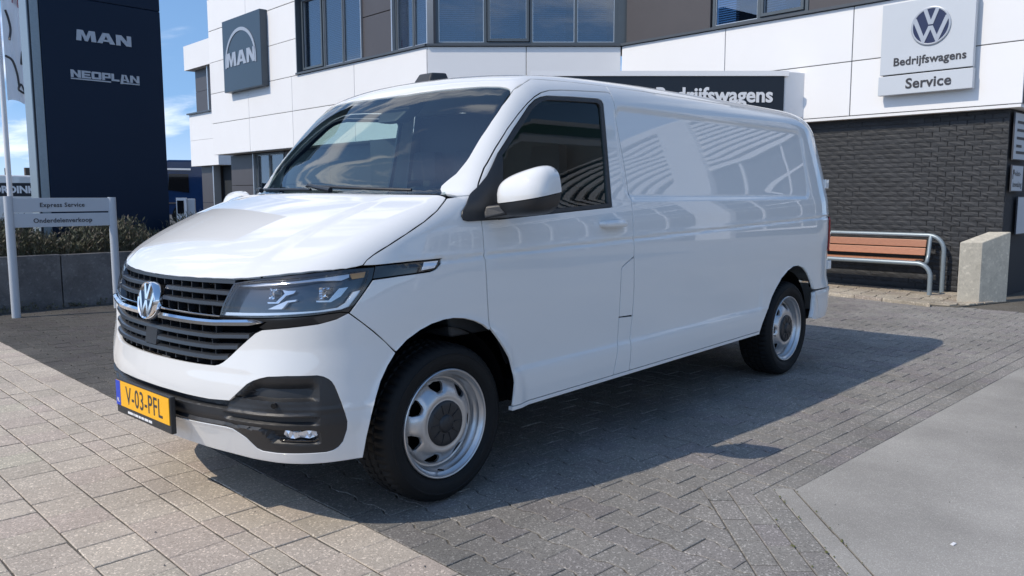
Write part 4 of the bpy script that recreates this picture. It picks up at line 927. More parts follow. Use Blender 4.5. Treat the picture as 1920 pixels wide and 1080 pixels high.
# bits of moss and sand along the kerb joint
ms = MB()
for _ in range(70):
    k = PR.uniform(.0, 1.6); b = PR.gauss(.0, .006)+PR.choice([.1048*3, .1048*3+.09, .1048*2]); s = PR.uniform(.002, .006); q = np.array(dpt)+nn*b+e*(k); x, y, _z = g2(q[1], q[0])
    if abs(k-.62) < .12: s *= 1.5
    a = PR.uniform(0, 6.3); ms.add([(x+s*math.cos(a+t), y+s*math.sin(a+t), .003+PR.uniform(0, .004)) for t in (0, 1.5, 2.8, 4.4)]+[(x, y, .007+s*.5)], [(0, 1, 4), (1, 2, 4), (2, 3, 4), (3, 0, 4)])
tag(ms.build('moss', 'moss'), kind='stuff')
# grit lying on the road and the paving
gt = MB()
for _ in range(260):
    u_ = PR.uniform(-4.0, -.2); v_ = PR.uniform(-.6, 5.5); x, y, _z = g2(u_, v_); s = PR.choice([.0025, .003, .004, .006]); a = PR.uniform(0, 6.3)
    gt.add([(x+s*math.cos(a+t), y+s*PR.uniform(.6, 1)*math.sin(a+t), .003) for t in (0, 1.9, 3.9)]+[(x, y, .004+s*.8)], [(0, 1, 3), (1, 2, 3), (2, 0, 3)])
tag(gt.build('grit', 'old_concrete'), kind='stuff')
lf = MB(); x, y, _z = np.array(g2(-2.62, 2.62)); x, y = 1.906, -2.642
lf.prism([(x-.016, y-.005), (x+.013, y-.008), (x+.017, y+.003), (x-.011, y+.007)], lambda a, b, d: (a, b, d), .003, .006); tag(lf.build('paper_scrap', 'letter_white'), 'tiny white scrap lying on the plain grey asphalt at the lower right', 'litter')
# far yard beyond the laid blocks
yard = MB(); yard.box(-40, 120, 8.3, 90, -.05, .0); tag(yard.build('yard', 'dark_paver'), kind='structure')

# ------------------------------------------------------------------ office building
CO = np.array([10.498, -.979]); FC = Frame(CO-V_*.15, U, -V_)
A0 = np.array([8.406, 7.693]); FA = Frame(A0, U, -V_)
B0 = np.array([10.778, 5.180]); TB = np.array([8.406-10.778, 7.693-5.180]); TB = TB/np.linalg.norm(TB); NBo = np.array([-.7269, -.6867]); FB = Frame(B0, TB, NBo)
LB = 3.456
cam2 = np.array([-1.378, -3.407]); FW2 = Frame(cam2+1.31*(A0-cam2), U, -V_)
off = thing('office_building', (11, 6, 0), 'white panelled office block with dark brick base and grey framed windows behind the van', 'building')
def panels(F, rects, mat='white_panel', name='wall_panel', n0=-.02, n1=.0, g=.006):
    for t0, t1, z0, z1 in rects:
        mb = MB(); F.box(mb, t0+g, t1-g, n0, n1, z0+g, z1-g); bevel(mb.build(name, mat, off), .004, 1)
def slab(F, t0, t1, n0, n1, z0, z1, mat, name, parent=None):
    mb = MB(); F.box(mb, t0, t1, n0, n1, z0, z1); return mb.build(name, mat, parent or off)
rows = [(2.44, 3.20), (3.20, 3.955)]
for z0, z1 in rows:
    for t0, t1 in ((-.17, 1.99), (1.99, 4.05), (4.05, 6.155)): panels(FC, [(t0, t1, z0, z1)])
    for t0, t1 in ((.005, 1.69), (1.69, LB-.005)): panels(FB, [(t0, t1, z0, z1)])
    for t0, t1 in ((.005, 2.38), (2.38, 4.92), (4.92, 7.06), (7.06, 9.22)): panels(FA, [(t0, t1, z0-.04*(z0 < 3), z1)])
# solid wall behind the panels
slab(FC, -.165, 6.1, -.30, -.024, 2.445, 4.0, 'panel_backing', 'wall_core'); slab(FC, 6.0, 6.6, -.6, -.20, 3.9, 7.1, 'frame_grey', 'corner_post'); slab(FB, -.3, .06, -.5, -.13, 4.0, 5.62, 'frame_grey', 'corner_post'); slab(FB, .05, LB-.05, -.30, -.024, 2.445, 4.0, 'panel_backing', 'wall_core'); slab(FA, .03, 9.2, -.30, -.024, 2.41, 4.0, 'panel_backing', 'wall_core')
slab(FA, 4.66, 9.2, -.30, -.024, 4.0, 7.15, 'panel_backing', 'wall_core')
for i, z0 in enumerate((3.955, 4.74, 5.53, 6.32)):
    for t0, t1 in ((4.68, 7.06), (7.06, 9.22)): panels(FA, [(t0, t1, z0, min(z0+.787, 7.12))])
# roof edge and upper wall over the windows
for F, t0, t1 in ((FC, -.17, 6.155), (FB, .005, LB-.005), (FA, .005, 4.68)): panels(F, [(t0, (t0+t1)/2, 5.62, 7.12), ((t0+t1)/2, t1, 5.62, 7.12)])
slab(FC, -.16, 6.15, -.3, -.024, 5.63, 7.1, 'panel_backing', 'wall_core'); slab(FB, .02, LB-.02, -.3, -.024, 5.63, 7.1, 'panel_backing', 'wall_core'); slab(FA, .02, 4.66, -.3, -.024, 5.63, 7.1, 'panel_backing', 'wall_core')
rf = MB(); pts = [FC.p(-.17, -.02, 0), FC.p(6.155, -.02, 0), FB.p(LB, -.02, 0), FA.p(9.22, -.02, 0), FA.p(9.22, -9, 0), FC.p(-.17, -9, 0)]
rf.prism([(p[0], p[1]) for p in pts], lambda a, b, d: (a, b, d), 7.12, 7.2); rf.build('roof', 'panel_backing', off)
slab(FC, -.155, -.005, -8, -.03, 2.44, 7.1, 'white_panel', 'end_wall')
slab(FA, 9.0, 9.21, -8, -.03, 2.41, 7.1, 'white_panel', 'end_wall')
fl_ = MB(); fl_.prism([(p[0], p[1]) for p in [FC.p(-.155, -.0, 0), FC.p(6.1, -.0, 0), FB.p(LB-.05, 0, 0), FA.p(9.2, -.0, 0), FA.p(9.2, -8, 0), FC.p(-.155, -8, 0)]], lambda a, b, d: (a, b, d), 2.40, 2.436); fl_.build('soffit', 'white_panel', off)
# ledges under the window band
for F, t0, t1 in ((FC, -.17, 6.17), (FB, 0, LB), (FA, 0, 4.66)): slab(F, t0, t1, -.22, .045, 3.958, 3.998, 'window_ledge', 'window_sill')
def window(F, t0, t1, z0, z1, lights, nrec=-.13, blind=True, sash=(), fr=.05, bl=.8):
    """frame with its mullions, panes, blinds behind; a part of the building"""
    mb = MB(); F.box(mb, t0, t1, nrec-.06, nrec, z0, z0+fr); F.box(mb, t0, t1, nrec-.06, nrec, z1-fr, z1)
    xs = [t0]+list(lights)+[t1]
    for i, x in enumerate(xs):
        a = x if i == 0 else x-fr if i == len(xs)-1 else x-fr/2; F.box(mb, a, a+fr, nrec-.06, nrec+.001, z0+fr, z1-fr)
    w = mb.build('window', 'frame_grey', off)
    for i in range(len(xs)-1):
        a = xs[i]+(fr if i == 0 else fr/2); b = xs[i+1]-(fr if i == len(xs)-2 else fr/2); c0, c1 = z0+fr, z1-fr
        if i in sash:
            m2 = MB()
            for q in ((a+.015, b-.015, c0+.015, c0+.06), (a+.015, b-.015, c1-.06, c1-.015), (a+.015, a+.06, c0+.06, c1-.06), (b-.06, b-.015, c0+.06, c1-.06)): F.box(m2, q[0], q[1], nrec-.05, nrec+.022, q[2], q[3])
            m2.build('sash', 'frame_grey', w); a += .055; b -= .055; c0 += .055; c1 -= .055
        m3 = MB(); F.box(m3, a-.005, b+.005, nrec-.045, nrec-.035, c0-.005, c1+.005); m3.build('pane', 'building_glass', w)
        m5 = MB(); 
        for q in ((a, b, c0, c0+.012), (a, b, c1-.012, c1), (a, a+.012, c0+.012, c1-.012), (b-.012, b, c0+.012, c1-.012)): F.box(m5, q[0], q[1], nrec-.034, nrec-.012, q[2], q[3])
        m5.build('glazing_bead', 'aluminium', w)
        if blind:
            m4 = MB(); z = c0+.01; k = 0
            while z < c1:
                F.box(m4, a+(b-a)*(1-bl), b-.01, nrec-.115, nrec-.085, z, z+.012); z += .036
            tag(m4.build('blind_slats', 'blind', w), kind='stuff')
    m6 = MB(); F.box(m6, t0, t1, nrec-.75, nrec-.70, z0, z1); m6.build('room_shade', 'room_dark', w)
    return w
ZT = 5.62
window(FA, 2.215, 4.66, 4.0, ZT, [2.98, 3.72], sash=(2,)); window(FA, .02, 1.13, 4.0, ZT, [.57]); 
window(FB, .06, 3.30, 4.0, ZT, [.80, 1.60, 2.42], sash=(2,)); slab(FB, 3.30, 3.45, -.19, -.10, 4.0, ZT, 'taupe_panel', 'corner_post')
window(FC, 2.74, 4.38, 4.0, ZT, [3.55], sash=(0,), bl=.0 if False else .5)
for F, t0, t1 in ((FA, 1.17, 2.19), ):
    panels(F, [(t0, t1, 4.0, 4.80), (t0, t1, 4.80, ZT)], 'taupe_panel', 'dark_panel', -.19, -.10)
slab(FA, 1.135, 1.165, -.2, -.06, 4.0, ZT, 'aluminium', 'cover_strip'); slab(FA, 2.192, 2.212, -.2, -.06, 4.0, ZT, 'aluminium', 'cover_strip'); slab(FA, -.005, .018, -.15, -.01, 4.0, ZT, 'aluminium', 'cover_strip')
panels(FC, [(4.40, 6.14, 4.0, ZT), (.4, 2.72, 4.0, ZT), (-.1, .4, 4.0, ZT)], 'taupe_panel', 'dark_panel', -.19, -.10)
slab(FA, 4.655, 4.68, -.3, -.0, 4.0, ZT, 'frame_grey', 'window_reveal')
# ground floor: brick base on the right, dark cladding and windows elsewhere
for t0, t1 in ((9.15, 7.95), (7.95, 7.05)): pass
panels(FA, [(7.62, 8.98, 0, 1.60), (7.62, 8.98, 1.60, 2.38), (4.0, 6.05, 0, 1.60), (4.0, 6.05, 1.6, 2.38), (0.1, 2.0, 0, 2.38), (2.0, 4.0, 0, 2.38)], 'taupe_panel', 'dark_panel', -.45, -.36)
slab(FA, .1, 9.0, -.75, -.46, 0, 2.39, 'panel_backing', 'wall_core')
window(FA, 6.08, 7.55, .1, 2.38, [6.85], nrec=-.37, blind=False); slab(FA, 7.56, 7.60, -.45, -.30, 0, 2.38, 'aluminium', 'cover_strip')
slab(FB, .0, LB, -.9, -.5, 0, 2.39, 'taupe_panel', 'dark_panel'); slab(FB, -1.2, LB+1.2, -1.3, -1.0, 0, 2.39, 'panel_backing', 'wall_core'); slab(FC, 3.3, 6.2, -.5, -.3, 0, 2.39, 'taupe_panel', 'dark_panel')
# rear wing, further off to the left
slab(FW2, 11.72, 14.05, -6, -.02, 2.40, 3.3, 'white_panel', 'wing_wall'); slab(FW2, 11.72, 14.05, -6, -.02, 3.308, 4.22, 'white_panel', 'wing_wall')
slab(FW2, 11.72, 14.1, -6, .06, 4.222, 4.27, 'window_ledge', 'window_sill'); slab(FW2, 11.4, 14.15, -6, .04, 5.78, 6.62, 'white_panel', 'wing_fascia')
slab(FW2, 11.4, 13.85, -6, -.22, 4.28, 5.02, 'taupe_panel', 'dark_panel'); slab(FW2, 11.4, 13.85, -6, -.22, 5.03, 5.78, 'taupe_panel', 'dark_panel'); slab(FW2, 12.42, 12.5, -.3, -.06, 4.28, 5.78, 'aluminium', 'cover_strip')
slab(FW2, 12.6, 13.72, -6, -.25, .0, 1.1, 'taupe_panel', 'dark_panel'); slab(FW2, 12.6, 13.72, -6, -.25, 1.11, 2.4, 'taupe_panel', 'dark_panel'); slab(FW2, 12.48, 12.56, -.4, -.15, 0, 2.4, 'aluminium', 'cover_strip'); slab(FW2, 11.0, 12.48, -6, -.5, 0, 2.4, 'room_dark', 'wing_glazing')
# brick base
FBk = Frame(CO, U, -V_)
bw = slab(FBk, -.0, 3.2, -.25, -.010, 0, 2.44, 'mortar_dark', 'brick_wall')
slab(FBk, .0, .22, -8, -.25, 0, 2.44, 'mortar_dark', 'brick_wall')
BR = random.Random(5)
def brick_mesh(L_, H):
    V = []; nx, nz = 4, 3
    for j in range(nz+1):
        for i in range(nx+1):
            e = (i in (0, nx)) or (j in (0, nz)); V.append((L_*i/nx-L_/2, (BR.uniform(.000, .003) if e else BR.uniform(.003, .010)), H*j/nz-H/2))
    F = [(j*(nx+1)+i, j*(nx+1)+i+1, (j+1)*(nx+1)+i+1, (j+1)*(nx+1)+i) for j in range(nz) for i in range(nx)]; b = len(V)
    for x, z in ((-L_/2, -H/2), (L_/2, -H/2), (L_/2, H/2), (-L_/2, H/2)): V.append((x, -.022, z))
    k = nx+1; bot = [i for i in range(k)]; topv = [nz*k+i for i in range(k)]; lf = [j*k for j in range(nz+1)]; rt = [j*k+nx for j in range(nz+1)]
    F += [tuple([b, b+1]+bot[::-1]), tuple([b+3]+topv+[b+2]), tuple([b]+lf+[b+3]), tuple([b+1, b+2]+rt[::-1])]
    return V, F
variants = {}
H = .0635; pitch = .0660; T = FBk.T; Nn = FBk.N; cand = []
rowz = .045; r = 0
while rowz+H < 2.44:
    t = -.005-(.11 if r % 2 else 0)-BR.uniform(0, .02)
    while t < 3.15:
        L_ = .205; a = max(t, 0.0); b = min(t+L_, 3.18)
        if b-a > .05: cand.append(((a+b)/2, rowz+H/2, round(b-a, 2)))
        t += L_+.004
    rowz += pitch; r += 1
def vis(c): return c[0] < 2.75
cand.sort(key=lambda c: (not vis(c), c[0]))
stuff = MB()
def to_w(v, c): return FBk.p(c[0]+v[0], v[1], c[1]+v[2])
for k, c in enumerate(cand):
    key = (c[2], BR.randrange(6))
    if key not in variants: variants[key] = [brick_mesh(max(c[2]-.002, .04), H), None]
    V, F = variants[key][0]
    if k < 296:
        if variants[key][1] is None: variants[key][1] = mesh('brick', [FBk.T*v[0]+FBk.N*v[1]+np.array([0, 0, v[2]]) for v in V], F, 'brick_paint')
        add('brick', variants[key][1], bw, loc=FBk.p(c[0], 0, c[1]))
    else: stuff.add([to_w(v, c) for v in V], F)
tag(stuff.build('brick_field', 'brick_paint', bw), kind='stuff')
# the gable side on the right: bricks seen end on
FS = Frame(CO, V_, -U); sb = MB(); rowz = .045; r = 0
while rowz+H < 2.44:
    t = .0 if r % 2 else .105
    while t < 3.0: V, F = brick_mesh(.203, H); sb.add([FS.p(t+.1+v[0], v[1]-.01, rowz+H/2+v[2]) for v in V], F); t += .215
    rowz += pitch; r += 1
tag(sb.build('brick_field', 'brick_paint', bw), kind='stuff')
# entrance canopy
can = thing('entrance_canopy', (9.2, 3.2, 2.4), 'white boxed entrance canopy with dark name fascia above the van roof', 'canopy')
P1 = np.array([10.2, 1.85]); P2 = P1+TB*3.65; FCn = Frame(P1, TB, NBo)
cc = FC.p(2.69, 0.002, 0)[:2]; cm_ = MB(); foot = [P1, P2, P2-NBo*1.0, FB.p(LB*.9, .01, 0)[:2], FB.p(.02, .01, 0)[:2], FC.p(6.1, .01, 0)[:2], cc]
cm_.prism([tuple(p) for p in foot], lambda a, b, d: (a, b, d), 2.47, 3.112); cm_.build('canopy_box', 'white_panel', can); cm2 = MB(); cm2.prism([tuple(p) for p in [P1-NBo*.06, P2-NBo*.06, P2-NBo*1.0, FB.p(LB*.9, .02, 0)[:2], FB.p(.02, .02, 0)[:2], FC.p(6.1, .02, 0)[:2], FC.p(2.75, .012, 0)[:2]]], lambda a, b, d: (a, b, d), 3.113, 3.121); cm2.build('canopy_felt', 'panel_backing', can)
mb = MB(); FCn.box(mb, -.03, 3.72, -.02, .05, 3.045, 3.117); mb.build('canopy_trim', 'white_panel', can)
mb = MB(); FCn.box(mb, .03, 3.5, .002, .035, 2.475, 3.040); mb.build('fascia_board', 'sign_navy_flat', can)
text('Bedrijfswagens', 'fascia_lettering', .295, lambda a, b, d: FCn.p(.19-a, .037+d, b+2.675), 'letter_white', can, bold=.008, align='RIGHT', sx=.98)

# ------------------------------------------------------------------ signs on the walls
sg = thing('service_sign', tuple(FC.p(.95, 0, 2.66)), 'large silver dealer sign with round blue emblem above the words Bedrijfswagens and Service', 'sign')
def sbox(F, t0, t1, n0, n1, z0, z1, mat, name, parent, bv=.006):
    mb = MB(); F.box(mb, t0, t1, n0, n1, z0, z1); o = mb.build(name, mat, parent); return bevel(o, bv, 2) if bv else o
sbox(FC, .375, 1.53, .06, .14, 2.935, 3.865, 'sign_silver_lit', 'sign_panel', sg); sbox(FC, .40, 1.50, .05, .10, 2.915, 2.94, 'void_black', 'sign_gap', sg, 0); sbox(FC, .365, 1.545, .06, .14, 2.665, 2.918, 'sign_silver_lit', 'sign_panel', sg)
sbox(FC, .45, 1.45, .0, .06, 2.75, 3.8, 'aluminium', 'sign_bracket', sg, 0)
emblem(sg, FC.p(.90, .150, 3.505), -FC.T, np.array([0, 0, 1.]), FC.N, .245, 'emblem_blue', 'letter_silver', .10, .012)
text('Bedrijfswagens', 'sign_lettering', .146, lambda a, b, d: FC.p(.905-a, .1415+d, b+3.045), 'letter_dark', sg, bold=.0032, sx=1.0, extrude=.002, spacing=1.04)
text('Service', 'sign_lettering', .185, lambda a, b, d: FC.p(.90-a, .1415+d, b+2.735), 'letter_dark', sg, bold=.004, sx=1.02, extrude=.002, spacing=1.04)
def letters_man(f, mat, parent, name='sign_lettering'):
    """wide slab capitals M A N in a 3.1 x 1 box"""
    mb = MB()
    mb.prism([(0, 0), (.06, 1), (.40, 1), (.56, .42), (.72, 1), (1.06, 1), (1.12, 0), (.84, 0), (.81, .62), (.64, 0), (.48, 0), (.31, .62), (.28, 0)], f, 0, 1)
    mb.prism([(1.16, 0), (1.50, 1), (1.86, 1), (2.20, 0), (1.90, 0), (1.83, .20), (1.775, .40), (1.68, .76), (1.585, .40), (1.53, .20), (1.46, 0)][0:3]+[(2.20, 0), (1.90, 0), (1.84, .19), (1.52, .19), (1.46, 0)], f, 0, .5)
    mb.V = mb.V[:-16]; mb.F = [q for q in mb.F if max(q) < len(mb.V)]
    mb.prism([(1.16, 0), (1.50, 1), (1.68, 1), (1.68, .74), (1.585, .38), (1.68, .38), (1.68, .19), (1.52, .19), (1.46, 0)], f, 0, 1)
    mb.prism([(1.68, 1), (1.86, 1), (2.20, 0), (1.90, 0), (1.84, .19), (1.68, .19), (1.68, .38), (1.775, .38), (1.68, .74)], f, 0, 1)
    mb.prism([(2.26, 0), (2.26, 1), (2.58, 1), (2.90, .45), (2.90, 1), (3.16, 1), (3.16, 0), (2.86, 0), (2.52, .58), (2.52, 0)], f, 0, 1)
    return mb.build(name, mat, parent)
ms_ = thing('logo_sign', tuple(FA.p(7.0, .1, 4)), 'square slate blue MAN logo box sign on the white wall above the van', 'sign')
sbox(FA, 5.97, 7.98, .0, .18, 3.86, 5.56, 'sign_slate', 'sign_box', ms_, .01)
f = lambda a, b, d: FA.p(7.78-a*.487, .182+.010*d, 4.44+b*.33)
letters_man(f, 'letter_silver', ms_)
mb = MB(); pr = []
for k in range(25):
    a = math.pi*k/24; pr.append((math.cos(a), math.sin(a)))
# arch over the letters
fa = lambda a, b, d: FA.p(7.02-a*1.12, .182+.010*d, 4.42+b*.98)
outer = [(-.73*0-.735, 0)]+[(-.735*math.cos(math.pi*k/24), .12+.78*math.sin(math.pi*k/24)) for k in range(25)]+[(.735, 0)]
innr = [(.675, 0)]+[(.675*math.cos(math.pi*k/24), .12+.70*math.sin(math.pi*k/24)) for k in range(25)]+[(-.675, 0)]
V = []; 
oo = outer; ii = innr[::-1]
for (a, b), (c, d) in zip(oo, ii): V += [fa(a, b, 0), fa(a, b, 1), fa(c, d, 1), fa(c, d, 0)]
mb.add(V, [(i*4+j, i*4+(j+1) % 4, (i+1)*4+(j+1) % 4, (i+1)*4+j) for i in range(len(oo)-1) for j in range(4)]); mb.build('sign_arch', 'letter_silver', ms_)
# notices on the gable side
def notice(lbl, t0, t1, z0, z1, lines, big=None):
    n = thing('notice_board', tuple(FS.p((t0+t1)/2, .02, z0)), lbl, 'sign'); sbox(FS, t0, t1, .02, .035, z0, z1, 'letter_dark', 'board_edge', n, .0); sbox(FS, t0+.012, t1-.012, .034, .039, z0+.012, z1-.012, 'sign_silver', 'board_face', n, .0)
    for s, z, sz in lines: text(s, 'board_lettering', sz, lambda a, b, d: FS.p((t0+t1)/2+a, .040+d*.2, z+b), 'letter_dark', n, bold=.001, extrude=.001)
    return n
FS.O = FS.O+np.array([0, -.155, 0])*0+np.array([-0.0, -.02, 0])
n1 = notice('upper silver notice with lines of dark print on the gable side of the brick corner', .02, .62, 1.76, 2.36, [])
mb = MB()
for k, z in enumerate((2.22, 2.12, 2.02, 1.92, 1.84)): FS.box(mb, .12, .12+(.38, .34, .40, .22, .36)[k], .040, .0415, z, z+.035)
mb.build('board_print', 'letter_dark', n1)
n2 = notice('small silver camera notice reading video bewaking below the upper notice', .03, .50, 1.36, 1.70, [('video-', 1.56, .10), ('bewaking', 1.42, .10)])
mb = MB(); FS.box(mb, .06, .12, .040, .0415, 1.58, 1.64); FS.box(mb, .05, .075, .040, .0415, 1.52, 1.58); mb.build('camera_symbol', 'letter_dark', n2)
n3 = notice('lowest dark edged notice on the gable side cut by the right picture edge', .36, .75, .80, 1.30, [])
# ------------------------------------------------------------------ bench, concrete block, footpath
ben = thing('park_bench', (10.2, .8, 0), 'grey tubular steel bench with orange brown wooden slats by the dark brick wall', 'bench')
def bp(t, n, z): p = np.array([9.968, -.305])+U*t+V_*n; return (p[0], p[1], z)
def arc_pts(c, r, a0, a1, n=7): return [(c[0]+r*math.cos(a), c[1]+r*math.sin(a)) for a in np.linspace(a0, a1, n)]
for te, s in ((0, 1), (2.0, -1)):
    pass
fr = [(0, 0), (0, .26)]+arc_pts((.17, .26), .17, math.pi, math.pi/2)[1:]+[(1.83, .43)]+arc_pts((1.83, .26), .17, math.pi/2, 0)[1:]+[(2.0, 0)]
mb = MB(); mb.tube([bp(a, 0, b) for a, b in fr], .030, 14); mb.build('seat_frame', 'galvanised', ben, smooth=True)
rr = [(0, 0), (0, .58)]+arc_pts((.20, .58), .20, math.pi, math.pi/2)[1:]+[(1.80, .78)]+arc_pts((1.80, .58), .20, math.pi/2, 0)[1:]+[(2.0, 0)]
mb = MB(); mb.tube([bp(a, .44, b) for a, b in rr], .030, 14); mb.build('back_frame', 'galvanised', ben, smooth=True)
for t in (.17, 1.83):
    mb = MB(); mb.tube([bp(t, .03, .435), bp(t, .18, .41), bp(t, .27, .40), bp(t, .33, .43), bp(t, .375, .52), bp(t, .405, .70), bp(t, .43, .77)], .026, 12); mb.build('slat_bracket', 'galvanised', ben, smooth=True)
for n0, z in ((.06, .445), (.16, .440), (.26, .438)):
    mb = MB(); c = []
    for zz in (z-.0, z+.028): c += [bp(.20, n0-.045, zz), bp(1.80, n0-.045, zz), bp(1.80, n0+.045, zz), bp(.20, n0+.045, zz)]
    mb.hexa(c); bevel(mb.build('slat', 'wood', ben), .006, 2)
for z0, z1, n0, n1 in ((.515, .612, .350, .372), (.625, .722, .376, .395)):
    mb = MB(); c = []
    for zz, q in ((z0, n0), (z1, n1)): c += [bp(.20, q-.028, zz), bp(1.80, q-.028, zz), bp(1.80, q, zz), bp(.20, q, zz)]
    mb.hexa(c); bevel(mb.build('slat', 'wood', ben), .006, 2)
blk_ = MB(); a, b, c = np.array([9.457, -.752]), np.array([9.588, -.966]), np.array([10.035, -1.17]); d = a+(c-b)
blk_.hexa([(*a, -.01), (*b, -.01), (*c, -.01), (*d, -.01), (*a, .752), (*b, .752), (*c, .872), (*d, .872)])
tag(bevel(blk_.build('concrete_block', 'cast_concrete'), .012, 2), 'pale concrete block with sloping top standing beside the bench end', 'block')
path = thing('footpath', (0, 0, 0), None, None); path['kind'] = 'structure'
pb = MB(); pp = [FBk.p(3.3, .62+.50, 0), FBk.p(1.3, 1.06, 0), FBk.p(.15, .96, 0), FBk.p(-.22, .40, 0), FBk.p(-.05, -.0, 0), FBk.p(3.3, 0, 0)]
pp = [(9.45, 1.9), (9.36, .74), (9.20, .0), (9.05, -.62), (9.12, -.86), (9.60, -1.02), (10.1, -1.2), (10.5, -1.0), (10.7, 1.9)]
pb.prism(pp, lambda a, b, d: (a, b, d), -.02, .012); pb.build('path_bed', 'joint_sand', path)
from mathutils import Vector as Vec
pr_ = random.Random(3); sites = []
for i in range(-1, 14):
    for j in range(0, 13): sites.append((9.0+.16*i+(.08 if j % 2 else 0)+pr_.uniform(-.035, .035), -1.2+.28*j*.9+pr_.uniform(-.04, .04)))
for s in sites:
    cell = [(p[0], p[1]) for p in pp]
    A_ = sum(cell[i-1][0]*cell[i][1]-cell[i][0]*cell[i-1][1] for i in range(len(cell)))
    if not inside(np.array([s]), pp)[0]: continue
    for o in sites:
        if o is s: continue
        mx_, my_ = (s[0]+o[0])/2, (s[1]+o[1])/2; ax, ay = o[0]-s[0], o[1]-s[1]
        if ax*ax+ay*ay > 1.2: continue
        cell = clip(cell, ax, ay, ax*mx_+ay*my_)
        if len(cell) < 3: break
    if len(cell) < 3 or area(cell) < .004: continue
    mb = MB(); q = inset(cell, .008) if A_ > 0 else inset(cell, .008); mb.prism(q, lambda a, b, d: (a, b, d), .0, .026+pr_.uniform(-.003, .003)); bevel(mb.build('flagstone', 'flagstone', path), .004, 1)
kx = [(9.36, 1.9), (9.27, .74), (9.11, .0), (8.96, -.60)]
for i in range(3):
    a = np.array(kx[i]); b = np.array(kx[i+1]); L_ = np.linalg.norm(b-a); n = max(1, round(L_/.5)); e_ = (b-a)/L_; q = np.array([-e_[1], e_[0]])*-1; q = np.array([abs(q[0]), q[1]])
    for k in range(n):
        s0 = a+e_*(L_*k/n+.004); s1 = a+e_*(L_*(k+1)/n-.004); mb = MB(); mb.prism([tuple(s0), tuple(s1), tuple(s1+q*.085), tuple(s0+q*.085)], lambda a_, b_2, d: (a_, b_2, d), -.02, .04); bevel(mb.build('kerb_stone', 'flagstone', path), .008, 2)
# ------------------------------------------------------------------ left: direction sign, planter, pylon, flag, vehicles
ds = thing('direction_sign', (1.9, 6.5, 0), 'low silver direction sign on two posts reading Express Service and Onderdelenverkoop', 'sign')
for x0, z1 in ((1.372, 1.325), (2.448, 1.312)):
    mb = MB(); mb.prism([(x0+.045*math.cos(t), 6.545+.036*math.sin(t)) for t in np.linspace(0, 2*math.pi, 20, endpoint=False)], lambda a, b, d: (a, b, d), -.02, z1); mb.build('post', 'sign_silver', ds, angle=50)
for z0, z1 in ((1.150, 1.305), (.983, 1.133)):
    mb = MB(); mb.box(1.40, 2.42, 6.53, 6.56, z0, z1); bevel(mb.build('sign_board', 'sign_silver', ds), .004)
text('Express Service', 'sign_lettering', .068, lambda a, b, d: (1.905+a, 6.529-d, b+1.205), 'letter_dark', ds, bold=.0009, extrude=.0015, spacing=1.08)
text('Onderdelenverkoop', 'sign_lettering', .070, lambda a, b, d: (1.905+a, 6.529-d, b+1.032), 'letter_dark', ds, bold=.0009, extrude=.0015, spacing=1.06)
pw_ = thing('planter_wall', (2, 7.1, 0), 'low dark stained concrete planter wall behind the direction sign', 'wall')
for i in range(-3, 6):
    x = 2.02+i*1.45; mb = MB(); mb.box(x+.006, x+1.444, 7.05, 7.17, -.02, .635+rnd.uniform(-.006, .006)); bevel(mb.build('wall_slab', 'old_concrete', pw_), .008, 2)
mb = MB(); mb.box(-2, 9.5, 7.17, 9.4, 0, .60); mb.build('planter_soil', 'joint_sand', pw_)
def bush(name, n, xr, yr, zr, L_, W_, mat, seed):
    q = random.Random(seed); mb = MB()
    for _ in range(n):
        x, y = q.uniform(*xr), q.uniform(*yr); lean = (q.gauss(0, .22), q.gauss(0, .22)); h = q.uniform(zr[1]*.55, zr[1])*(.8+.3*math.sin(x*5)+.15*math.sin(x*13)); b = np.array([x, y, zr[0]]); t_ = b+np.array([lean[0]*h, lean[1]*h, h])
        for k in range(7):
            f_ = q.uniform(.25, 1); c = b+(t_-b)*f_; a = q.uniform(0, 6.3); dd = np.array([math.cos(a)*.8, math.sin(a)*.8, q.uniform(.4, 1.6)]); dd /= np.linalg.norm(dd); s_ = np.cross(dd, [q.uniform(-1, 1), q.uniform(-1, 1), .3]); s_ /= np.linalg.norm(s_); l = L_*q.uniform(.6, 1.2); w = W_*q.uniform(.7, 1.3)
            mb.add([c, c+dd*l*.5+s_*w, c+dd*l, c+dd*l*.5-s_*w], [(0, 1, 2, 3)])
        s_ = np.array([.0025, 0, 0]); mb.add([b-s_, b+s_, t_+s_*.5, t_-s_*.5], [(0, 1, 2, 3)])
    return tag(mb.build(name, mat), kind='stuff')
bush('lavender', 4200, (-.3, 4.6), (7.2, 8.2), (.58, .43), .07, .008, 'lavender_leaf', 4)
bush('weeds', 60, (1.2, 2.9), (6.93, 7.04), (-.01, .10), .035, .006, 'lavender_leaf', 8)
py = thing('pylon_sign', (3.1, 8.5, 0), 'tall dark navy blue pylon sign with silver MAN and NEOPLAN lettering left of the building', 'sign')
sbox(Frame((0, 8.3), (1, 0), (0, -1)), 2.36, 3.925, -.42, 0, .3, 3.92, 'sign_navy', 'sign_face', py, .01); sbox(Frame((0, 8.3), (1, 0), (0, -1)), 2.36, 3.925, -.42, 0, 3.925, 6.2, 'sign_navy', 'sign_face', py, .01)
sbox(Frame((0, 8.3), (1, 0), (0, -1)), 2.250, 2.356, -.42, -.012, .3, 6.2, 'galvanised', 'edge_strip', py, .01); sbox(Frame((0, 8.3), (1, 0), (0, -1)), 2.228, 2.249, -.06, -.02, .3, 6.2, 'sign_navy_flat', 'edge_strip', py, .0)
letters_man(lambda a, b, d: (2.785+a*.2265, 8.298-.008*d, 3.38+b*.140), 'letter_silver', py)
mb = MB(); w_ = .34
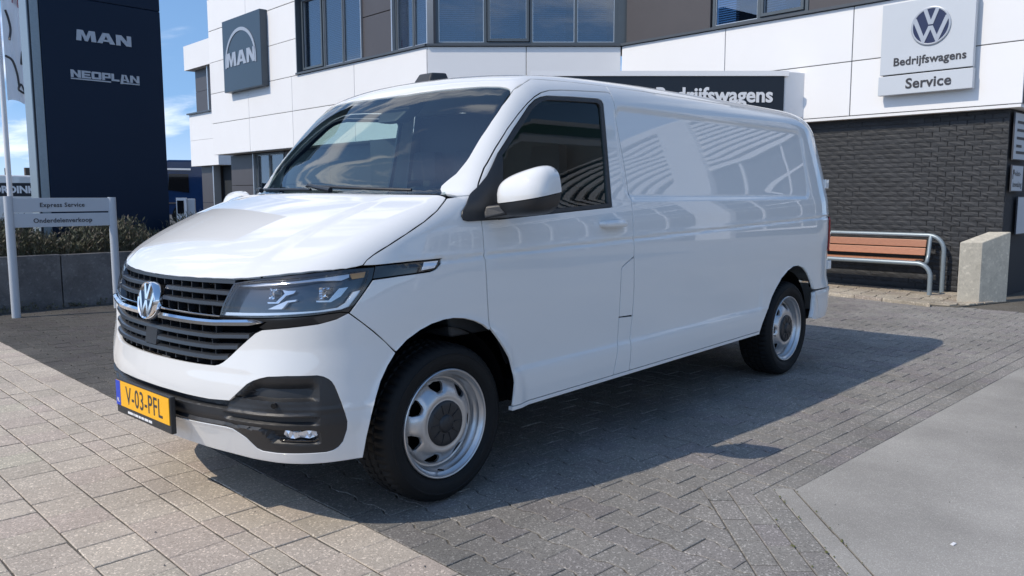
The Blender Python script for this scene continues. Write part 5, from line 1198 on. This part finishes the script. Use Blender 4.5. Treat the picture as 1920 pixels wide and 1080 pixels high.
GL = {'N': [[(0, 0), (w_, 0), (w_, 1), (0, 1)], [(1.2-w_, 0), (1.2, 0), (1.2, 1), (1.2-w_, 1)], [(w_, 1), (w_, .62), (1.2-w_, 0), (1.2-w_, .38)]],
      'E': [[(0, 0), (w_, 0), (w_, 1), (0, 1)], [(w_, 0), (1.1, 0), (1.1, .24), (w_, .24)], [(w_, .39), (1.0, .39), (1.0, .61), (w_, .61)], [(w_, .76), (1.1, .76), (1.1, 1), (w_, 1)]],
      'O': [[(0, .1), (.1, 0), (w_, 0), (w_, 1), (.1, 1), (0, .9)], [(1.2-w_, 0), (1.1, 0), (1.2, .1), (1.2, .9), (1.1, 1), (1.2-w_, 1)], [(w_, 0), (1.2-w_, 0), (1.2-w_, .24), (w_, .24)], [(w_, .76), (1.2-w_, .76), (1.2-w_, 1), (w_, 1)]],
      'P': [[(0, 0), (w_, 0), (w_, 1), (0, 1)], [(w_, .76), (1.05, .76), (1.05, 1), (w_, 1)], [(w_, .30), (1.05, .30), (1.05, .52), (w_, .52)], [(1.05-w_*.8, .52), (1.05, .52), (1.05, .76), (1.05-w_*.8, .76)]],
      'L': [[(0, 0), (w_, 0), (w_, 1), (0, 1)], [(w_, 0), (1.0, 0), (1.0, .24), (w_, .24)]],
      'A': [[(0, -.3), (w_, -.3), (w_+.22, 1), (.22, 1)], [(w_+.22, 1), (.82, 1), (1.2, 0), (.86, 0)], [(.40, .16), (.84, .16), (.78, .36), (.42, .36)]]}
cx = 0
for ch in 'NEOPLAN':
    for q in GL[ch]: mb.prism(q, lambda a, b, d: (2.690+(cx+a)*.1055, 8.298-.006*d, 2.893+b*.098), 0, 1)
    cx += max(p[0] for q in GL[ch] for p in q)+.09
mb.build('sign_lettering', 'letter_silver', py)
mb = MB(); mb.box(2.69, 3.20, 8.29, 8.298, 2.868, 2.884); mb.box(3.36, 3.585, 8.29, 8.298, 2.868, 2.884); mb.build('sign_underline', 'letter_silver', py)
fp = thing('flag_pole', (4.0, 15.85, 0), 'white flag pole with hanging white banner at the left edge', 'flag pole')
mb = MB(); mb.tube([(3.99, 15.86, 0), (3.99, 15.86, 4), (3.99, 15.86, 7.3)], [.055, .048, .04], 16); mb.build('pole', 'letter_white', fp, smooth=True)
V = []; nu, nv = 26, 40
for j in range(nv+1):
    z = 3.30+3.6*j/nv
    for i in range(nu+1):
        a = i/nu; w = .60*(1-.22*math.sin(j/nv*5.5)*.6)*(1.0 if j > 2 else 1.08); V.append((4.06+a*w*.85, 15.82-.25*a*w+.05*math.sin(a*13+j*.22)*min(1, a*3), z+.03*math.sin(a*9)-.05*a))
F = [(j*(nu+1)+i, j*(nu+1)+i+1, (j+1)*(nu+1)+i+1, (j+1)*(nu+1)+i) for j in range(nv) for i in range(nu)]
part('flag', V, F, 'flag_cloth', fp, smooth=True)
def fpt(a, zz, off=-.02): j = (zz-3.30)/3.6*nv; w = .60*(1-.22*math.sin(j/nv*5.5)*.6); return np.array((4.06+a*w*.85, 15.82-.25*a*w+.05*math.sin(a*13+j*.22)*min(1, a*3)+off, zz+.03*math.sin(a*9)-.05*a))
for pts, nm, mt in (([(.12, 5.1), (.22, 4.95), (.30, 4.75), (.2, 4.5)], 'flag_print', 'letter_dark'), ([(.02, 4.2), (.25, 4.1), (.42, 3.9), (.44, 3.65)], 'flag_print', 'letter_dark'), ([(.85, 4.45), (.6, 4.1), (.62, 4.3), (.7, 4.4)], 'flag_print', 'letter_dark'), ([(.38, 3.55), (.62, 3.52), (.55, 3.7), (.42, 3.62), (.38, 3.55)], 'flag_print', 'letter_dark')):
    P = _cm([fpt(a, z) for a, z in pts], 6); mb = MB(); mb.tube(list(P), .022, 4); mb.build(nm, mt, fp)
mb = MB(); mb.add([fpt(.35, 5.30), fpt(1, 5.02), fpt(1, 5.5), fpt(.4, 5.8)], [(0, 1, 2, 3)]); mb.build('flag_print', 'flag_red', fp)
# white delivery truck with dark name band
def vehicle_frame(o, ax): o = np.array(o, float); ax = np.array(ax, float)/np.linalg.norm(ax); nrm_ = np.array([ax[1], -ax[0]]); return lambda a, b, c: (o[0]+ax[0]*a+nrm_[0]*b, o[1]+ax[1]*a+nrm_[1]*b, c)
wt = thing('lettered_van', (7.5, 30, 0), 'white van with dark band of large white letters partly hidden behind the pylon sign', 'van')
vf = vehicle_frame((8.9, 29.0), (-.962, .274))
def vbox(mb, a0, a1, b0, b1, c0, c1): return mb.hexa([vf(a0, b0, c0), vf(a1, b0, c0), vf(a1, b1, c0), vf(a0, b1, c0), vf(a0, b0, c1), vf(a1, b0, c1), vf(a1, b1, c1), vf(a0, b1, c1)])
mb = MB(); prof = [(0, .35), (0, 1.9), (.15, 2.05), (3.6, 2.12), (4.3, 1.95), (4.9, 1.3), (5.5, 1.1), (5.6, .35)]; mb.prism(prof, lambda a, c, d: vf(a, d, c), -.9*-1, -1.0); bevel(mb.build('van_body', 'van_paint', wt), .06, 3)
mb = MB(); vbox(mb, .05, 3.6, -1.008, -1.002, 1.34, 1.80); mb.build('name_band', 'sign_navy_flat', wt)
text('ORDINK', 'van_lettering', .33, lambda a, b, d: vf(1.08-a, -1.01-d, b+1.46), 'letter_white', wt, bold=.014, extrude=.003, align='CENTER')
for a in (.9, 4.6):
    for b in (-.95, .72): mb = MB(); mb.tube([vf(a, b, .33), vf(a, b+.2, .33)], .33, 20); mb.build('wheel', 'rubber', wt, angle=40)
# blue truck cab
tk = thing('blue_truck', (15.5, 33, 0), 'dark blue truck cab with large windscreen standing between pylon sign and building', 'truck')
vf = vehicle_frame((14.9, 33.2), (1, -.28))
mb = MB(); mb.prism([(0, .5), (0, 2.0), (.12, 2.9), (.35, 2.98), (2.3, 3.0), (2.3, .5)], lambda a, c, d: vf(a, d, c), 0, -2.4); bevel(mb.build('truck_cab', 'truck_blue', tk), .08, 3)
mb = MB(); mb.hexa([vf(.25, .012, 1.62), vf(1.15, .012, 1.50), vf(1.15, .05, 1.50), vf(.25, .05, 1.62), vf(.32, .012, 2.35), vf(1.15, .012, 2.35), vf(1.15, .05, 2.35), vf(.32, .05, 2.35)]); mb.build('side_window', 'black_gloss', tk)
mb = MB(); vbox(mb, .05, 1.25, .0, .10, 2.52, 2.60); vbox(mb, .02, .10, .0, .14, 1.5, 2.4); vbox(mb, .2, 1.0, .0, .05, 1.0, 1.06); mb.build('cab_trim', 'chrome', tk)
mb = MB(); vbox(mb, 2.5, 7, -2.4, 0, 1.1, 2.6); mb.build('truck_body', 'room_dark', tk)
for a in (.9, 5): mb = MB(); mb.tube([vf(a, -.3, .5), vf(a, .02, .5)], .5, 20); mb.build('wheel', 'rubber', tk, angle=40)
mb = MB(); vbox(mb, -.15, .0, .1, .2, 1.3, 2.3); mb.build('truck_mirror', 'black_plastic', tk)
ev = thing('charging_post', (7.2, 14.7, 0), 'white charging post with dark screen in front of the blue truck', 'charger')
vf = vehicle_frame((7.02, 14.78), (.88, -.47))
mb = MB(); vbox(mb, 0, .22, -.3, 0, 0, 1.29); vbox(mb, .0, .22, -.3, 0, 1.29, 1.292); bevel(mb.build('charger_body', 'letter_white', ev), .02, 2)
mb = MB(); vbox(mb, .02, .16, .001, .008, .93, 1.23); mb.build('charger_screen', 'black_gloss', ev)
mb = MB(); vbox(mb, .222, .40, -.34, -.06, 0, 1.27); bevel(mb.build('charger_body', 'sign_silver', ev), .02, 2)
# distant row of trees and a low building
hb = MB(); hb.box(2, 30, 84, 90, 0, 3.1); tag(hb.build('distant_shed', 'dull_brick'), 'low dark shed on the horizon left of the pylon sign', 'building')
hc = MB(); hc.box(24.3, 26.6, 83.6, 84, 2.4, 4.1); hc.box(22.4, 22.5, 83, 83.1, 2, 4.0); tag(hc.build('chimney_block', 'dull_brick'), 'small square brown block rising above the distant shed', 'building')
def tree_mass(seed, x0, x1, y, h, n):
    q = random.Random(seed); mb = MB()
    for _ in range(n):
        x = q.uniform(x0, x1); hh = h*(.65+.35*math.sin(x*.31)*math.sin(x*.17+1)); c = np.array([x, y+q.uniform(-3, 3), q.uniform(.2, 1)*hh]); s = q.uniform(.3, .8); a, b = q.uniform(0, 6.3), q.uniform(-1, 1); d1 = np.array([math.cos(a), math.sin(a), b*.5])*s; d2 = np.array([-math.sin(a), math.cos(a)*b, 1])*s
        mb.add([c-d1, c+d2*.6, c+d1, c-d2*.6], [(0, 1, 2, 3)])
    return tag(mb.build('far_wood', 'far_leaf'), kind='stuff')
tree_mass(2, -40, 60, 100, 4.4, 5000)
# ------------------------------------------------------------------ across the street, seen mirrored in the van's side
sh = thing('workshop_hall', (30, -28, 0), 'long hall with white louvred top and white window grid mirrored in the van side', 'building')
HX = 30.0
mb = MB(); mb.box(HX, HX+14, -48, -8.5, 0, 10.6); mb.build('hall_wall', 'louvre_dark', sh)
mb = MB(); z = 7.9
while z < 10.3: mb.box(HX-.18, HX, -48, -8.5, z, z+.15); z += .27
mb.box(HX-.25, HX, -48, -8.5, 7.5, 7.72); mb.box(HX-.25, HX, -48, -8.5, 10.4, 10.75); tag(mb.build('louvre_band', 'louvre_white', sh), kind='stuff')
mb = MB(); y = -48
while y < -8.6: mb.box(HX-.14, HX, y, y+.13, .4, 7.5); y += 2.3
for z in (.4, 1.8, 3.2, 4.6, 6.0): mb.box(HX-.12, HX-.01, -48, -8.5, z, z+.12)
tag(mb.build('window_grid', 'louvre_white', sh), kind='stuff')
mb = MB(); mb.box(HX-.5, HX, -16.4, -14.8, 0, 10.6); mb.build('white_pier', 'letter_white', sh)
mb = MB(); mb.box(HX-.3, HX, -27, -23.5, 8.3, 10.0); mb.build('dark_board', 'sign_slate', sh)
gc = thing('station_canopy', (6, -10, 0), 'flat canopy with green stripe and white edge mirrored in the driver door window', 'canopy')
mb = MB(); mb.box(7, 12.5, -13.5, -7.5, 4.9, 5.5); mb.build('canopy_roof', 'letter_white', gc)
mb = MB(); mb.box(6.98, 12.52, -13.52, -7.48, 5.1, 5.35); mb.build('canopy_band', 'canopy_green', gc)
for x in (8, 12):
    mb = MB(); mb.box(x, x+.3, -12.2, -11.9, 0, 5.0); mb.build('column', 'letter_white', gc)
